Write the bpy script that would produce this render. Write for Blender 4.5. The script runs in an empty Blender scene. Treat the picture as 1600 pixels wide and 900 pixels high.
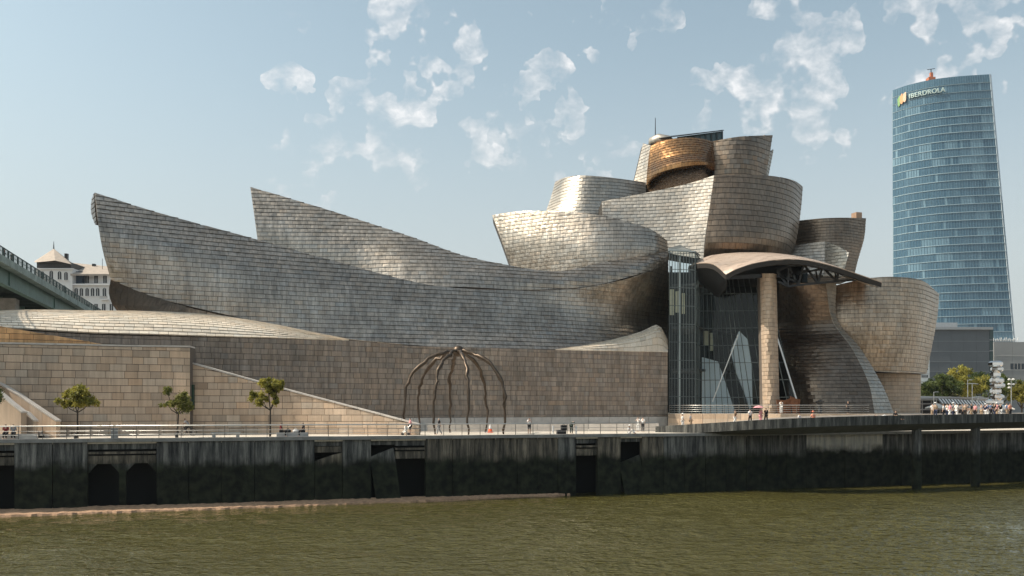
import bpy, bmesh, math, random
import numpy as np
from mathutils import Vector, Matrix

random.seed(7)
rng = np.random.default_rng(11)
scene = bpy.context.scene
COL = scene.collection

# ------------------------------------------------------------------ camera, sky, sun, exposure
FPX, CX, HY, CZ = 1400.0, 800.0, 640.0, 2.54      # focal length (px of a 1600 px frame), principal column, horizon row, eye height
cam_d = bpy.data.cameras.new('camera')
cam = bpy.data.objects.new('camera', cam_d)
COL.objects.link(cam)
cam.location = (0, 0, CZ)
cam.rotation_euler = (math.radians(90), 0, 0)
cam_d.sensor_width = 36.0
cam_d.lens = 36.0 * FPX / 1600.0
cam_d.shift_y = (HY - 450.0) / 1600.0
cam_d.clip_start = 0.5
cam_d.clip_end = 12000
scene.camera = cam

SUN = Vector((-0.665, -0.045, 0.745)).normalized()
SUN_EL = math.asin(SUN.z)
SUN_AZ = math.atan2(SUN.x, SUN.y)
SKY_STRENGTH = 0.125
sun_d = bpy.data.lights.new('sun', 'SUN')
sun_d.energy = 3.7
sun_d.angle = math.radians(0.55)
sun_d.color = (1.0, 0.90, 0.76)
sun = bpy.data.objects.new('sun', sun_d)
COL.objects.link(sun)
sun.location = (-60, 0, 80)
sun.rotation_euler = (-SUN).to_track_quat('-Z', 'Y').to_euler()

vs = scene.view_settings
vs.view_transform = 'Standard'
vs.look = 'None'
vs.gamma = 1.0
vs.use_curve_mapping = False
vs.exposure = 0.50
scene.cycles.use_denoising = True
scene.cycles.max_bounces = 8
scene.cycles.transparent_max_bounces = 12


def pxdir(px, py):
    return Vector((px - CX, FPX, HY - py)).normalized()


def build_world():
    w = bpy.data.worlds.new('World')
    scene.world = w
    w.use_nodes = True
    w.cycles.sampling_method = 'MANUAL'
    w.cycles.sample_map_resolution = 512
    nt = w.node_tree
    N, L = nt.nodes, nt.links
    N.clear()
    out = N.new('ShaderNodeOutputWorld')
    bg = N.new('ShaderNodeBackground')
    bg.inputs['Strength'].default_value = SKY_STRENGTH
    L.new(bg.outputs[0], out.inputs[0])
    sky = N.new('ShaderNodeTexSky')
    sky.sky_type = 'NISHITA'
    sky.sun_disc = False
    sky.sun_elevation = SUN_EL
    sky.sun_rotation = SUN_AZ % (2 * math.pi)
    sky.air_density = 1.0
    sky.dust_density = 2.6
    sky.ozone_density = 1.0
    hs = N.new('ShaderNodeHueSaturation')
    hs.inputs['Saturation'].default_value = 0.66
    hs.inputs['Value'].default_value = 1.04
    L.new(sky.outputs[0], hs.inputs['Color'])
    tint = N.new('ShaderNodeMixRGB')
    tint.blend_type = 'MULTIPLY'
    tint.inputs[0].default_value = 1.0
    tint.inputs[2].default_value = (0.91, 1.01, 0.925, 1)
    L.new(hs.outputs[0], tint.inputs[1])
    tc = N.new('ShaderNodeTexCoord')
    # summer haze low in the sky, all the way round
    sepz = N.new('ShaderNodeSeparateXYZ')
    L.new(tc.outputs['Generated'], sepz.inputs[0])
    hz = N.new('ShaderNodeMapRange')
    hz.interpolation_type = 'SMOOTHSTEP'
    hz.inputs['From Min'].default_value = 0.42
    hz.inputs['From Max'].default_value = 0.02
    hz.inputs['To Max'].default_value = 0.8
    L.new(sepz.outputs['Z'], hz.inputs['Value'])
    hmix = N.new('ShaderNodeMixRGB')
    L.new(hz.outputs[0], hmix.inputs[0])
    L.new(tint.outputs[0], hmix.inputs[1])
    hmix.inputs[2].default_value = (3.55, 3.65, 3.65, 1)
    tint = hmix
    D = tc.outputs['Generated']

    def math_(op, a, b=None, clamp=False):
        m = N.new('ShaderNodeMath')
        m.operation = op
        m.use_clamp = clamp
        for i, v in enumerate((a, b)):
            if v is None:
                continue
            if isinstance(v, (int, float)):
                m.inputs[i].default_value = v
            else:
                L.new(v, m.inputs[i])
        return m.outputs[0]

    nd = N.new('ShaderNodeTexNoise')
    nd.inputs['Scale'].default_value = 26.0
    nd.inputs['Detail'].default_value = 3.0
    L.new(D, nd.inputs['Vector'])
    wob = N.new('ShaderNodeMixRGB')
    wob.blend_type = 'LINEAR_LIGHT'
    wob.inputs[0].default_value = 0.009
    L.new(D, wob.inputs[1])
    L.new(nd.outputs['Color'], wob.inputs[2])
    mp = N.new('ShaderNodeMapping')
    mp.inputs['Scale'].default_value = (1.0, 1.0, 1.45)
    L.new(wob.outputs[0], mp.inputs['Vector'])
    n1 = N.new('ShaderNodeTexNoise')
    n1.inputs['Scale'].default_value = 27.0
    n1.inputs['Detail'].default_value = 8.0
    n1.inputs['Roughness'].default_value = 0.58
    L.new(mp.outputs[0], n1.inputs['Vector'])
    banks = [(645, 10, 75, 1.0), (640, 108, 62, 1.0), (878, 112, 46, 1.05), (712, 172, 62, 1.0), (790, 186, 45, .6),
             (560, 232, 66, .85), (505, 250, 40, .5), (640, 222, 50, .55), (512, 122, 16, .9), (540, 48, 22, .7),
             (1235, 118, 92, 1.05), (1160, 92, 40, .7), (1290, 128, 60, .9), (1360, 12, 60, 1.0), (1500, 40, 85, 1.1), (1565, 75, 55, 1.0),
             (1470, 95, 40, .6), (995, 48, 22, .6), (930, 268, 40, .6), (985, 262, 26, .5), (1590, 5, 60, 1.)]
    acc = None
    for (px, py, r, s) in banks:
        d = pxdir(px, py)
        vm = N.new('ShaderNodeVectorMath')
        vm.operation = 'DOT_PRODUCT'
        L.new(wob.outputs[0], vm.inputs[0])
        vm.inputs[1].default_value = d
        th = 0.78 * r / FPX
        mr = N.new('ShaderNodeMapRange')
        mr.interpolation_type = 'SMOOTHSTEP'
        mr.inputs['From Min'].default_value = math.cos(th * 1.25)
        mr.inputs['From Max'].default_value = 1.0
        mr.inputs['To Min'].default_value = 0.0
        mr.inputs['To Max'].default_value = s
        L.new(vm.outputs['Value'], mr.inputs['Value'])
        acc = mr.outputs[0] if acc is None else math_('MAXIMUM', acc, mr.outputs[0])
    # the same broken cloud goes on round the rest of the sky
    n2 = N.new('ShaderNodeTexNoise')
    n2.inputs['Scale'].default_value = 3.2
    n2.inputs['Detail'].default_value = 2.0
    L.new(D, n2.inputs['Vector'])
    rest = N.new('ShaderNodeMapRange')
    rest.inputs['From Min'].default_value = 0.50
    rest.inputs['From Max'].default_value = 0.68
    L.new(n2.outputs['Fac'], rest.inputs['Value'])
    vm = N.new('ShaderNodeVectorMath')
    vm.operation = 'DOT_PRODUCT'
    L.new(D, vm.inputs[0])
    vm.inputs[1].default_value = pxdir(800, 300)
    outside = N.new('ShaderNodeMapRange')
    outside.inputs['From Min'].default_value = 0.84
    outside.inputs['From Max'].default_value = 0.70
    L.new(vm.outputs['Value'], outside.inputs['Value'])
    acc = math_('MAXIMUM', acc, math_('MULTIPLY', rest.outputs[0], outside.outputs[0]))
    dens = math_('ADD', n1.outputs['Fac'], math_('MULTIPLY', acc, 0.235))
    cl = N.new('ShaderNodeMapRange')
    cl.interpolation_type = 'SMOOTHSTEP'
    cl.inputs['From Min'].default_value = 0.57
    cl.inputs['From Max'].default_value = 1.02
    cl.inputs['To Max'].default_value = 1.0
    L.new(dens, cl.inputs['Value'])
    mask = math_('MULTIPLY', cl.outputs[0], math_('GREATER_THAN', acc, 0.001))
    shade = N.new('ShaderNodeMapRange')
    shade.inputs['From Min'].default_value = 0.70
    shade.inputs['From Max'].default_value = 1.0
    shade.inputs['To Min'].default_value = 4.9
    shade.inputs['To Max'].default_value = 6.3
    L.new(dens, shade.inputs['Value'])
    ccol = N.new('ShaderNodeMixRGB')
    ccol.blend_type = 'MULTIPLY'
    ccol.inputs[0].default_value = 1.0
    ccol.inputs[1].default_value = (1.0, 0.995, 1.0, 1)
    L.new(shade.outputs[0], ccol.inputs[2])
    mix = N.new('ShaderNodeMixRGB')
    L.new(mask, mix.inputs[0])
    L.new(tint.outputs[0], mix.inputs[1])
    L.new(ccol.outputs[0], mix.inputs[2])
    L.new(mix.outputs[0], bg.inputs['Color'])


build_world()

# ------------------------------------------------------------------ helpers


def P(px, py, Y):
    """the point of the place seen at a pixel of the photograph, at depth Y metres"""
    return Vector(((px - CX) * Y / FPX, Y, CZ + (HY - py) * Y / FPX))


def Gd(px, Y, z=0.0):
    return Vector(((px - CX) * Y / FPX, Y, z))


def quayY(px):
    return 75.7 / (1 - 0.0001975 * px)


QA = Gd(0, quayY(0))
QB = Gd(1600, quayY(1600))
QD = (QB - QA).normalized()
QN = Vector((-QD.y, QD.x, 0))
QANG = math.atan2(QD.y, QD.x)


def Q(s, t, z=0.0):
    p = QA + QD * s + QN * t
    return Vector((p.x, p.y, z))


def q_s(px):
    return (Gd(px, quayY(px)) - QA).dot(QD)


def wallY(px):
    return 1.0 / (0.011393 - 3.253e-6 * px)


def tag(o, label=None, cat=None, group=None, kind=None):
    if label: o['label'] = label
    if cat: o['category'] = cat
    if group: o['group'] = group
    if kind: o['kind'] = kind
    return o


def empty(name, loc=(0, 0, 0), rz=0.0):
    o = bpy.data.objects.new(name, None)
    COL.objects.link(o)
    o.location = loc
    o.rotation_euler = (0, 0, rz)
    o.empty_display_size = 0.3
    return o


def link_mesh(name, me, parent=None, mat=None):
    o = bpy.data.objects.new(name, me)
    COL.objects.link(o)
    if parent is not None:
        o.parent = parent
    if mat is not None and len(me.materials) == 0:
        me.materials.append(mat)
    return o


class MB:
    """collects simple solids into one mesh; world coordinates relative to an origin"""

    def __init__(self, origin=(0, 0, 0)):
        self.v, self.f, self.o = [], [], Vector(origin)

    def add(self, vs, fs):
        b = len(self.v)
        self.v += [tuple(Vector(v) - self.o) for v in vs]
        self.f += [tuple(i + b for i in f) for f in fs]
        return self

    def hexa(self, a, b):
        """two quads (each 4 points, same turning sense) joined to a closed solid"""
        self.add(list(a) + list(b), [(3, 2, 1, 0), (4, 5, 6, 7), (0, 1, 5, 4), (1, 2, 6, 5), (2, 3, 7, 6), (3, 0, 4, 7)])
        return self

    def box(self, c, sx, sy, sz, rz=0.0):
        c = Vector(c)
        ca, sa = math.cos(rz), math.sin(rz)
        def r(x, y, z): return c + Vector((x * ca - y * sa, x * sa + y * ca, z))
        x, y = sx / 2, sy / 2
        self.hexa([r(-x, -y, 0), r(x, -y, 0), r(x, y, 0), r(-x, y, 0)], [r(-x, -y, sz), r(x, -y, sz), r(x, y, sz), r(-x, y, sz)])
        return self

    def prism(self, poly, z0, z1):
        n = len(poly)
        lo = [Vector((p[0], p[1], z0)) for p in poly]
        hi = [Vector((p[0], p[1], z1)) for p in poly]
        self.add(lo + hi, [tuple(reversed(range(n))), tuple(range(n, 2 * n))] + [(i, (i + 1) % n, n + (i + 1) % n, n + i) for i in range(n)])
        return self

    def loft(self, a, b):
        """closed solid between two congruent polygons"""
        n = len(a)
        self.add(list(a) + list(b), [tuple(reversed(range(n))), tuple(range(n, 2 * n))] + [(i, (i + 1) % n, n + (i + 1) % n, n + i) for i in range(n)])
        return self

    def bar(self, a, b, w, h=None):
        a, b = Vector(a), Vector(b)
        h = h or w
        d = (b - a).normalized()
        up = Vector((0, 0, 1)) if abs(d.z) < 0.95 else Vector((0, 1, 0))
        s = d.cross(up).normalized() * (w / 2)
        u = s.cross(d).normalized() * (h / 2)
        self.hexa([a - s - u, a + s - u, a + s + u, a - s + u], [b - s - u, b + s - u, b + s + u, b - s + u])
        return self

    def tube(self, pts, rad, n=8, caps=True):
        pts = [Vector(p) for p in pts]
        if not isinstance(rad, (list, tuple)):
            rad = [rad] * len(pts)
        rings, ref = [], None
        for i, p in enumerate(pts):
            d = (pts[min(i + 1, len(pts) - 1)] - pts[max(i - 1, 0)]).normalized()
            if ref is None:
                ref = Vector((1, 0, 0)) if abs(d.x) < 0.9 else Vector((0, 1, 0))
            s = (ref - d * ref.dot(d)).normalized()
            ref = s
            u = d.cross(s)
            rings.append([p + (s * math.cos(2 * math.pi * k / n) + u * math.sin(2 * math.pi * k / n)) * rad[i] for k in range(n)])
        vs = [v for r in rings for v in r]
        fs = []
        for i in range(len(rings) - 1):
            for k in range(n):
                fs.append((i * n + k, i * n + (k + 1) % n, (i + 1) * n + (k + 1) % n, (i + 1) * n + k))
        if caps:
            fs.append(tuple(reversed(range(n))))
            fs.append(tuple(range((len(rings) - 1) * n, len(rings) * n)))
        self.add(vs, fs)
        return self

    def lathe(self, prof, n=16, c=(0, 0, 0)):
        c = Vector(c)
        vs = [c + Vector((r * math.cos(2 * math.pi * k / n), r * math.sin(2 * math.pi * k / n), z)) for (r, z) in prof for k in range(n)]
        fs = []
        for i in range(len(prof) - 1):
            for k in range(n):
                fs.append((i * n + k, i * n + (k + 1) % n, (i + 1) * n + (k + 1) % n, (i + 1) * n + k))
        fs.append(tuple(reversed(range(n))))
        fs.append(tuple(range((len(prof) - 1) * n, len(prof) * n)))
        self.add(vs, fs)
        return self

    def mesh(self, name, smooth=False):
        me = bpy.data.meshes.new(name)
        me.from_pydata(self.v, [], self.f)
        me.update()
        if smooth:
            me.polygons.foreach_set('use_smooth', [True] * len(me.polygons))
        return me

    def build(self, name, mat, parent=None, smooth=False):
        o = link_mesh(name, self.mesh(name, smooth), parent, mat)
        if parent is None:
            o.location = self.o
        return o


# ------------------------------------------------------------------ materials
MATS = {}


def principled(name):
    m = bpy.data.materials.new(name)
    m.use_nodes = True
    nt = m.node_tree
    return m, nt, nt.nodes['Principled BSDF']


def simple(name, col, rough=0.7, metal=0.0, var=0.12, scale=2.0, bump=0.0, bscale=20.0, spec=0.5, sat_shift=None):
    """a plain procedural material: base colour broken by two noises, light relief"""
    if name in MATS:
        return MATS[name]
    m, nt, b = principled(name)
    N, L = nt.nodes, nt.links
    tc = N.new('ShaderNodeTexCoord')
    n = N.new('ShaderNodeTexNoise')
    n.inputs['Scale'].default_value = scale
    n.inputs['Detail'].default_value = 6
    n.inputs['Roughness'].default_value = 0.65
    L.new(tc.outputs['Object'], n.inputs['Vector'])
    r = N.new('ShaderNodeValToRGB')
    c = Vector(col[:3])
    lo, hi = c * (1 - var), c * (1 + var)
    r.color_ramp.elements[0].position = 0.3
    r.color_ramp.elements[1].position = 0.7
    r.color_ramp.elements[0].color = (*lo, 1)
    r.color_ramp.elements[1].color = (*hi, 1)
    L.new(n.outputs['Fac'], r.inputs['Fac'])
    L.new(r.outputs[0], b.inputs['Base Color'])
    b.inputs['Roughness'].default_value = rough
    b.inputs['Metallic'].default_value = metal
    b.inputs['Specular IOR Level'].default_value = spec
    if bump:
        n2 = N.new('ShaderNodeTexNoise')
        n2.inputs['Scale'].default_value = bscale
        n2.inputs['Detail'].default_value = 5
        L.new(tc.outputs['Object'], n2.inputs['Vector'])
        bp = N.new('ShaderNodeBump')
        bp.inputs['Strength'].default_value = bump
        bp.inputs['Distance'].default_value = 0.05
        L.new(n2.outputs['Fac'], bp.inputs['Height'])
        L.new(bp.outputs[0], b.inputs['Normal'])
    MATS[name] = m
    return m


def cladding(name, col, rough, metal, streak=0.25, bump=0.25, bscale=1.6, warm=(1, 1, 1), rvar=0.1, spot=0.12, aniso=0.0):
    """panel material: per-panel tint attribute, rain streaks, faint dents"""
    m, nt, b = principled(name)
    N, L = nt.nodes, nt.links
    geo = N.new('ShaderNodeNewGeometry')
    at = N.new('ShaderNodeAttribute')
    at.attribute_name = 'tint'
    base = N.new('ShaderNodeMixRGB')
    base.blend_type = 'MULTIPLY'
    base.inputs[0].default_value = 1.0
    base.inputs[1].default_value = (*col, 1)
    L.new(at.outputs['Color'], base.inputs[2])
    mp = N.new('ShaderNodeMapping')
    mp.inputs['Scale'].default_value = (2.4, 2.4, 0.22)
    L.new(geo.outputs['Position'], mp.inputs['Vector'])
    n = N.new('ShaderNodeTexNoise')
    n.inputs['Scale'].default_value = 1.0
    n.inputs['Detail'].default_value = 7
    n.inputs['Roughness'].default_value = 0.68
    L.new(mp.outputs[0], n.inputs['Vector'])
    r = N.new('ShaderNodeMapRange')
    r.inputs['From Min'].default_value = 0.38
    r.inputs['From Max'].default_value = 0.66
    r.inputs['To Min'].default_value = 1 - streak
    r.inputs['To Max'].default_value = 1 + streak * 0.45
    L.new(n.outputs['Fac'], r.inputs['Value'])
    mul = N.new('ShaderNodeMixRGB')
    mul.blend_type = 'MULTIPLY'
    mul.inputs[0].default_value = 1.0
    L.new(base.outputs[0], mul.inputs[1])
    L.new(r.outputs[0], mul.inputs[2])
    n3 = N.new('ShaderNodeTexNoise')
    n3.inputs['Scale'].default_value = 0.22
    n3.inputs['Detail'].default_value = 3
    L.new(geo.outputs['Position'], n3.inputs['Vector'])
    r3 = N.new('ShaderNodeMapRange')
    r3.inputs['From Min'].default_value = 0.3
    r3.inputs['From Max'].default_value = 0.7
    r3.inputs['To Min'].default_value = 1 - spot
    r3.inputs['To Max'].default_value = 1 + spot
    L.new(n3.outputs['Fac'], r3.inputs['Value'])
    mul2 = N.new('ShaderNodeMixRGB')
    mul2.blend_type = 'MULTIPLY'
    mul2.inputs[0].default_value = 1.0
    L.new(mul.outputs[0], mul2.inputs[1])
    L.new(r3.outputs[0], mul2.inputs[2])
    L.new(mul2.outputs[0], b.inputs['Base Color'])
    b.inputs['Metallic'].default_value = metal
    rr = N.new('ShaderNodeMapRange')
    rr.inputs['To Min'].default_value = rough - rvar
    rr.inputs['To Max'].default_value = rough + rvar
    L.new(n.outputs['Fac'], rr.inputs['Value'])
    L.new(rr.outputs[0], b.inputs['Roughness'])
    n2 = N.new('ShaderNodeTexNoise')
    n2.inputs['Scale'].default_value = bscale
    n2.inputs['Detail'].default_value = 4
    L.new(geo.outputs['Position'], n2.inputs['Vector'])
    bp = N.new('ShaderNodeBump')
    bp.inputs['Strength'].default_value = bump
    bp.inputs['Distance'].default_value = 0.06
    L.new(n2.outputs['Fac'], bp.inputs['Height'])
    L.new(bp.outputs[0], b.inputs['Normal'])
    MATS[name] = m
    return m


TI = cladding('titanium', (0.46, 0.395, 0.33), 0.36, 0.92, streak=0.32, bump=0.40, spot=0.2)
TI_WARM_REFL = cladding('titanium_warm_reflection', (0.27, 0.20, 0.145), 0.40, 0.92, streak=0.25, bump=0.28)  # brown of reflected surroundings put into the base colour
GOLD = cladding('titanium_golden', (0.36, 0.19, 0.085), 0.27, 0.96, streak=0.25, bump=0.4, bscale=0.9)
TI_PALE = cladding('titanium_pale', (0.43, 0.39, 0.34), 0.50, 0.80, streak=0.18, bump=0.25)
TI_SUNLIT = cladding('titanium_sunlit_roof', (0.74, 0.64, 0.52), 0.55, 0.15, streak=0.12, bump=0.2)  # lighter cream copy of the titanium; sunlit brightness put into the colour
TI_SHADED = cladding('titanium_shaded', (0.165, 0.128, 0.10), 0.34, 0.95, streak=0.25, bump=0.3)  # darker copy; shade of prow underside and leaning wall put into the colour
STONE = cladding('limestone', (0.52, 0.395, 0.29), 0.85, 0.0, streak=0.16, bump=0.25, bscale=9)
STONE_D = cladding('limestone_weathered', (0.295, 0.235, 0.185), 0.5, 0.0, streak=0.36, bump=0.25, bscale=9)
STONE_WARMLIT = cladding('limestone_warm_lit', (0.58, 0.34, 0.16), 0.85, 0.0, streak=0.25, bump=0.25, bscale=9)  # orange of warm reflected light put into the stone colour
JOINT = simple('dark_joint', (0.05, 0.043, 0.037), 0.8, 0.3)
JOINT_S = simple('mortar_joint', (0.13, 0.105, 0.085), 0.9)
CONC_W = simple('pale_concrete', (0.55, 0.50, 0.45), 0.8, var=0.15, scale=1.2, bump=0.15)
CONC = simple('grey_concrete', (0.24, 0.23, 0.215), 0.85, var=0.25, scale=0.9, bump=0.3)
PAVE = simple('paving', (0.50, 0.43, 0.36), 0.8, var=0.10, scale=0.5, bump=0.1)
STEEL = simple('stainless_steel', (0.62, 0.60, 0.57), 0.32, 0.85, var=0.08)
DARKM = simple('dark_steel', (0.035, 0.037, 0.040), 0.45, 0.5, var=0.2)
BLACK = simple('matt_black', (0.015, 0.016, 0.018), 0.7)
WHITE = simple('white_paint', (0.74, 0.72, 0.69), 0.7, var=0.06)


# ------------------------------------------------------------------ curved, panelled surfaces
def catmull(a, n):
    """a: (k, d) control points -> (n, d) samples of a Catmull-Rom curve through them"""
    a = np.asarray(a, float)
    k = len(a)
    if k == 2:
        t = np.linspace(0, 1, n)[:, None]
        return a[0] * (1 - t) + a[1] * t
    ext = np.vstack([2 * a[0] - a[1], a, 2 * a[-1] - a[-2]])
    t = np.linspace(0, k - 1, n)
    i = np.minimum(t.astype(int), k - 2)
    f = (t - i)[:, None]
    p0, p1, p2, p3 = ext[i], ext[i + 1], ext[i + 2], ext[i + 3]
    return 0.5 * (2 * p1 + (p2 - p0) * f + (2 * p0 - 5 * p1 + 4 * p2 - p3) * f ** 2 + (3 * p1 - p0 - 3 * p2 + p3) * f ** 3)


class Patch:
    """a curved surface through rows (top to bottom) of (pixel x, pixel y, depth) points"""

    def __init__(self, rows, nu=110, nv=60):
        self.nu, self.nv = nu, nv
        r = np.stack([catmull(x, nu) for x in rows])
        g = np.stack([catmull(r[:, i], nv) for i in range(nu)], axis=1)
        X = (g[..., 0] - CX) * g[..., 2] / FPX
        Z = CZ + (HY - g[..., 1]) * g[..., 2] / FPX
        self.g = np.stack([X, g[..., 2], Z], axis=-1)
        du = np.gradient(self.g, axis=1)
        dv = np.gradient(self.g, axis=0)
        n = np.cross(du, dv)
        n /= np.linalg.norm(n, axis=-1, keepdims=True) + 1e-9
        view = np.array([0, 0, CZ]) - self.g
        self.flip = np.sum(np.sum(n * view, -1)) < 0
        self.n = -n if self.flip else n

    def at(self, arr, u, v):
        x = np.clip(u, 0, 1) * (self.nu - 1)
        y = np.clip(v, 0, 1) * (self.nv - 1)
        i = np.minimum(x.astype(int), self.nu - 2)
        j = np.minimum(y.astype(int), self.nv - 2)
        fx, fy = (x - i)[..., None], (y - j)[..., None]
        return (arr[j, i] * (1 - fx) + arr[j, i + 1] * fx) * (1 - fy) + (arr[j + 1, i] * (1 - fx) + arr[j + 1, i + 1] * fx) * fy

    def v_of_z(self, u, z):
        x = min(max(u, 0), 1) * (self.nu - 1)
        i = min(int(x), self.nu - 2)
        f = x - i
        col = self.g[:, i, 2] * (1 - f) + self.g[:, i + 1, 2] * f
        c = np.minimum.accumulate(col)[::-1]
        return float(np.interp(z, c, np.linspace(1, 0, self.nv)))

    def shell(self, name, thick, mat, parent, du=36, dv=16, inset=0.07):
        """closed body behind the surface, `thick` metres deep"""
        iu = np.linspace(0, self.nu - 1, du).round().astype(int)
        iv = np.linspace(0, self.nv - 1, dv).round().astype(int)
        A = (self.g - self.n * inset)[np.ix_(iv, iu)]
        t = np.array(thick if isinstance(thick, (tuple, list)) else (0, thick, 0))
        B = A + t
        vs = np.vstack([A.reshape(-1, 3), B.reshape(-1, 3)])
        fs, off = [], du * dv
        for j in range(dv - 1):
            for i in range(du - 1):
                a = j * du + i
                q = (a, a + du, a + du + 1, a + 1)
                fs.append(q)
                fs.append(tuple(off + k for k in reversed(q)))
        ring = [i for i in range(du)] + [j * du + du - 1 for j in range(1, dv)] + [(dv - 1) * du + i for i in range(du - 2, -1, -1)] + [j * du for j in range(dv - 2, 0, -1)]
        for a, b in zip(ring, ring[1:] + ring[:1]):
            fs.append((a, b, off + b, off + a))
        me = bpy.data.meshes.new(name)
        me.from_pydata([tuple(v) for v in vs], [], fs)
        me.update()
        sm = np.zeros(len(fs), bool)
        sm[:2 * (du - 1) * (dv - 1)] = True
        me.polygons.foreach_set('use_smooth', sm.tolist())
        bm = bmesh.new()
        bm.from_mesh(me)
        bmesh.ops.recalc_face_normals(bm, faces=bm.faces)
        bm.to_mesh(me)
        bm.free()
        set_tint(me, [(1, 1, 1, 1)] * len(me.vertices))
        return link_mesh(name, me, parent, mat)

    def tiles(self, tw, th, by='z', tintf=None, jit=0.007, lip=0.05, gap=0.016, stagger=0.5, wvar=0.0, rise=0.045, dz=0.0):
        """running-bond panels over the surface: list of dicts of 9 points (corner skirt, corner face, centre)"""
        us, vs_ = [], []
        if by == 'z':
            zmax, zmin = self.g[..., 2].max(), self.g[..., 2].min()
            k0, k1 = int(math.floor((zmin - dz) / th)), int(math.ceil((zmax - dz) / th))
            for k in range(k0, k1):
                zb, zt = k * th + dz, (k + 1) * th + dz
                ug = np.linspace(0, 1, 60)
                vm = np.array([self.v_of_z(u, (zb + zt) / 2) for u in ug])
                p = self.at(self.g, ug, vm)
                seg = np.linalg.norm(np.diff(p, axis=0), axis=1)
                s = np.concatenate([[0], np.cumsum(seg)])
                x = -random.random() * 0.2 * tw - (stagger * tw if k % 2 else 0)
                br = [0.0]
                while True:
                    x += tw * (1 + random.uniform(-wvar, wvar))
                    if x >= s[-1] - 0.25 * tw:
                        break
                    if x > 0.25 * tw:
                        br.append(x)
                br.append(s[-1])
                ub = np.interp(br, s, ug)
                for a, b in zip(ub[:-1], ub[1:]):
                    va, vb = (self.v_of_z(a, zt), self.v_of_z(a, zb)), (self.v_of_z(b, zt), self.v_of_z(b, zb))
                    if (va[1] - va[0]) < 1e-4 and (vb[1] - vb[0]) < 1e-4:
                        continue
                    us.append((a, b, b, a))
                    vs_.append((vb and va[1], vb[1], vb[0], va[0]))
        else:
            vg = np.linspace(0, 1, 60)
            p = self.at(self.g, np.full(60, 0.45), vg)
            s = np.concatenate([[0], np.cumsum(np.linalg.norm(np.diff(p, axis=0), axis=1))])
            nr = max(2, int(round(s[-1] / th)))
            vb_ = np.interp(np.linspace(0, s[-1], nr + 1), s, vg)
            for k in range(nr):
                v0, v1 = vb_[k], vb_[k + 1]
                ug = np.linspace(0, 1, 60)
                p = self.at(self.g, ug, np.full(60, (v0 + v1) / 2))
                s2 = np.concatenate([[0], np.cumsum(np.linalg.norm(np.diff(p, axis=0), axis=1))])
                nt_ = max(1, int(round(s2[-1] / tw)))
                br = [0] + [s2[-1] * (i + (stagger if k % 2 else 0) + random.uniform(-wvar, wvar) * .5) / nt_ for i in range(1 if not k % 2 else 0, nt_)] + [s2[-1]]
                ub = np.interp(br, s2, ug)
                for a, b in zip(ub[:-1], ub[1:]):
                    us.append((a, b, b, a))
                    vs_.append((v1, v1, v0, v0))
        U, V = np.array(us), np.array(vs_)
        p = self.at(self.g, U, V)
        n = self.at(self.n, U, V)
        n /= np.linalg.norm(n, axis=-1, keepdims=True) + 1e-9
        cen = p.mean(1, keepdims=True)
        ex = (p[:, 1] + p[:, 2] - p[:, 0] - p[:, 3]) / 4
        ey = (p[:, 2] + p[:, 3] - p[:, 0] - p[:, 1]) / 4
        lx = np.linalg.norm(ex, axis=-1, keepdims=True) + 1e-9
        ly = np.linalg.norm(ey, axis=-1, keepdims=True) + 1e-9
        gx, gy = np.minimum(gap * 1.0, .4 * lx) * ex / lx, np.minimum(gap * 1.35, .4 * ly) * ey / ly
        p = p - np.stack([-gx - gy, gx - gy, gx + gy, -gx + gy], axis=1)
        area = 0.5 * np.linalg.norm(np.cross(p[:, 2] - p[:, 0], p[:, 3] - p[:, 1]), axis=-1)
        keep = area > 0.05 * tw * th
        p, n, cen = p[keep], n[keep], cen[keep]
        k = len(p)
        lift = rise + np.array([lip, lip, 0, 0])[None, :, None] + rng.normal(0, jit, (k, 4, 1))
        face = p + n * np.maximum(lift, 0.015)
        base = p - n * 0.09
        nc = n.mean(1)
        mid = face.mean(1) + nc * rng.normal(0.012, jit, (k, 1))
        out = []
        for i in range(k):
            c = mid[i]
            w = FPX * FPX / (c[1] ** 2)
            px_area = 0.5 * abs(np.linalg.norm(np.cross(face[i, 2] - face[i, 0], face[i, 3] - face[i, 1]))) * w * abs(nc[i] @ (c - np.array([0, 0, CZ]))) / np.linalg.norm(c - np.array([0, 0, CZ]))
            facing = (nc[i] @ (np.array([0, 0, CZ]) - c)) > 0
            t = tintf(c) if tintf else tile_tint(c)
            out.append((np.vstack([base[i], face[i], mid[i][None]]), px_area if facing else 0, t))
        return out


TILE_F = [(4, 5, 8), (5, 6, 8), (6, 7, 8), (7, 4, 8), (0, 1, 5, 4), (1, 2, 6, 5), (2, 3, 7, 6), (3, 0, 4, 7)]


def tile_tint(c, spread=0.042, warm=0.02):
    v = 1 + random.gauss(0, spread)
    if random.random() < 0.03:
        v *= random.uniform(0.78, 0.92)
    w = random.gauss(0, warm)
    return (max(0.3, v * (1 + w)), max(0.3, v), max(0.3, v * (1 - w)), 1)


def stone_tint(c):
    return tile_tint(c, 0.10, 0.03)


def set_tint(me, cols):
    a = me.attributes.new('tint', 'FLOAT_COLOR', 'POINT')
    a.data.foreach_set('color', np.asarray(cols, dtype=np.float32).ravel())


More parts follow.
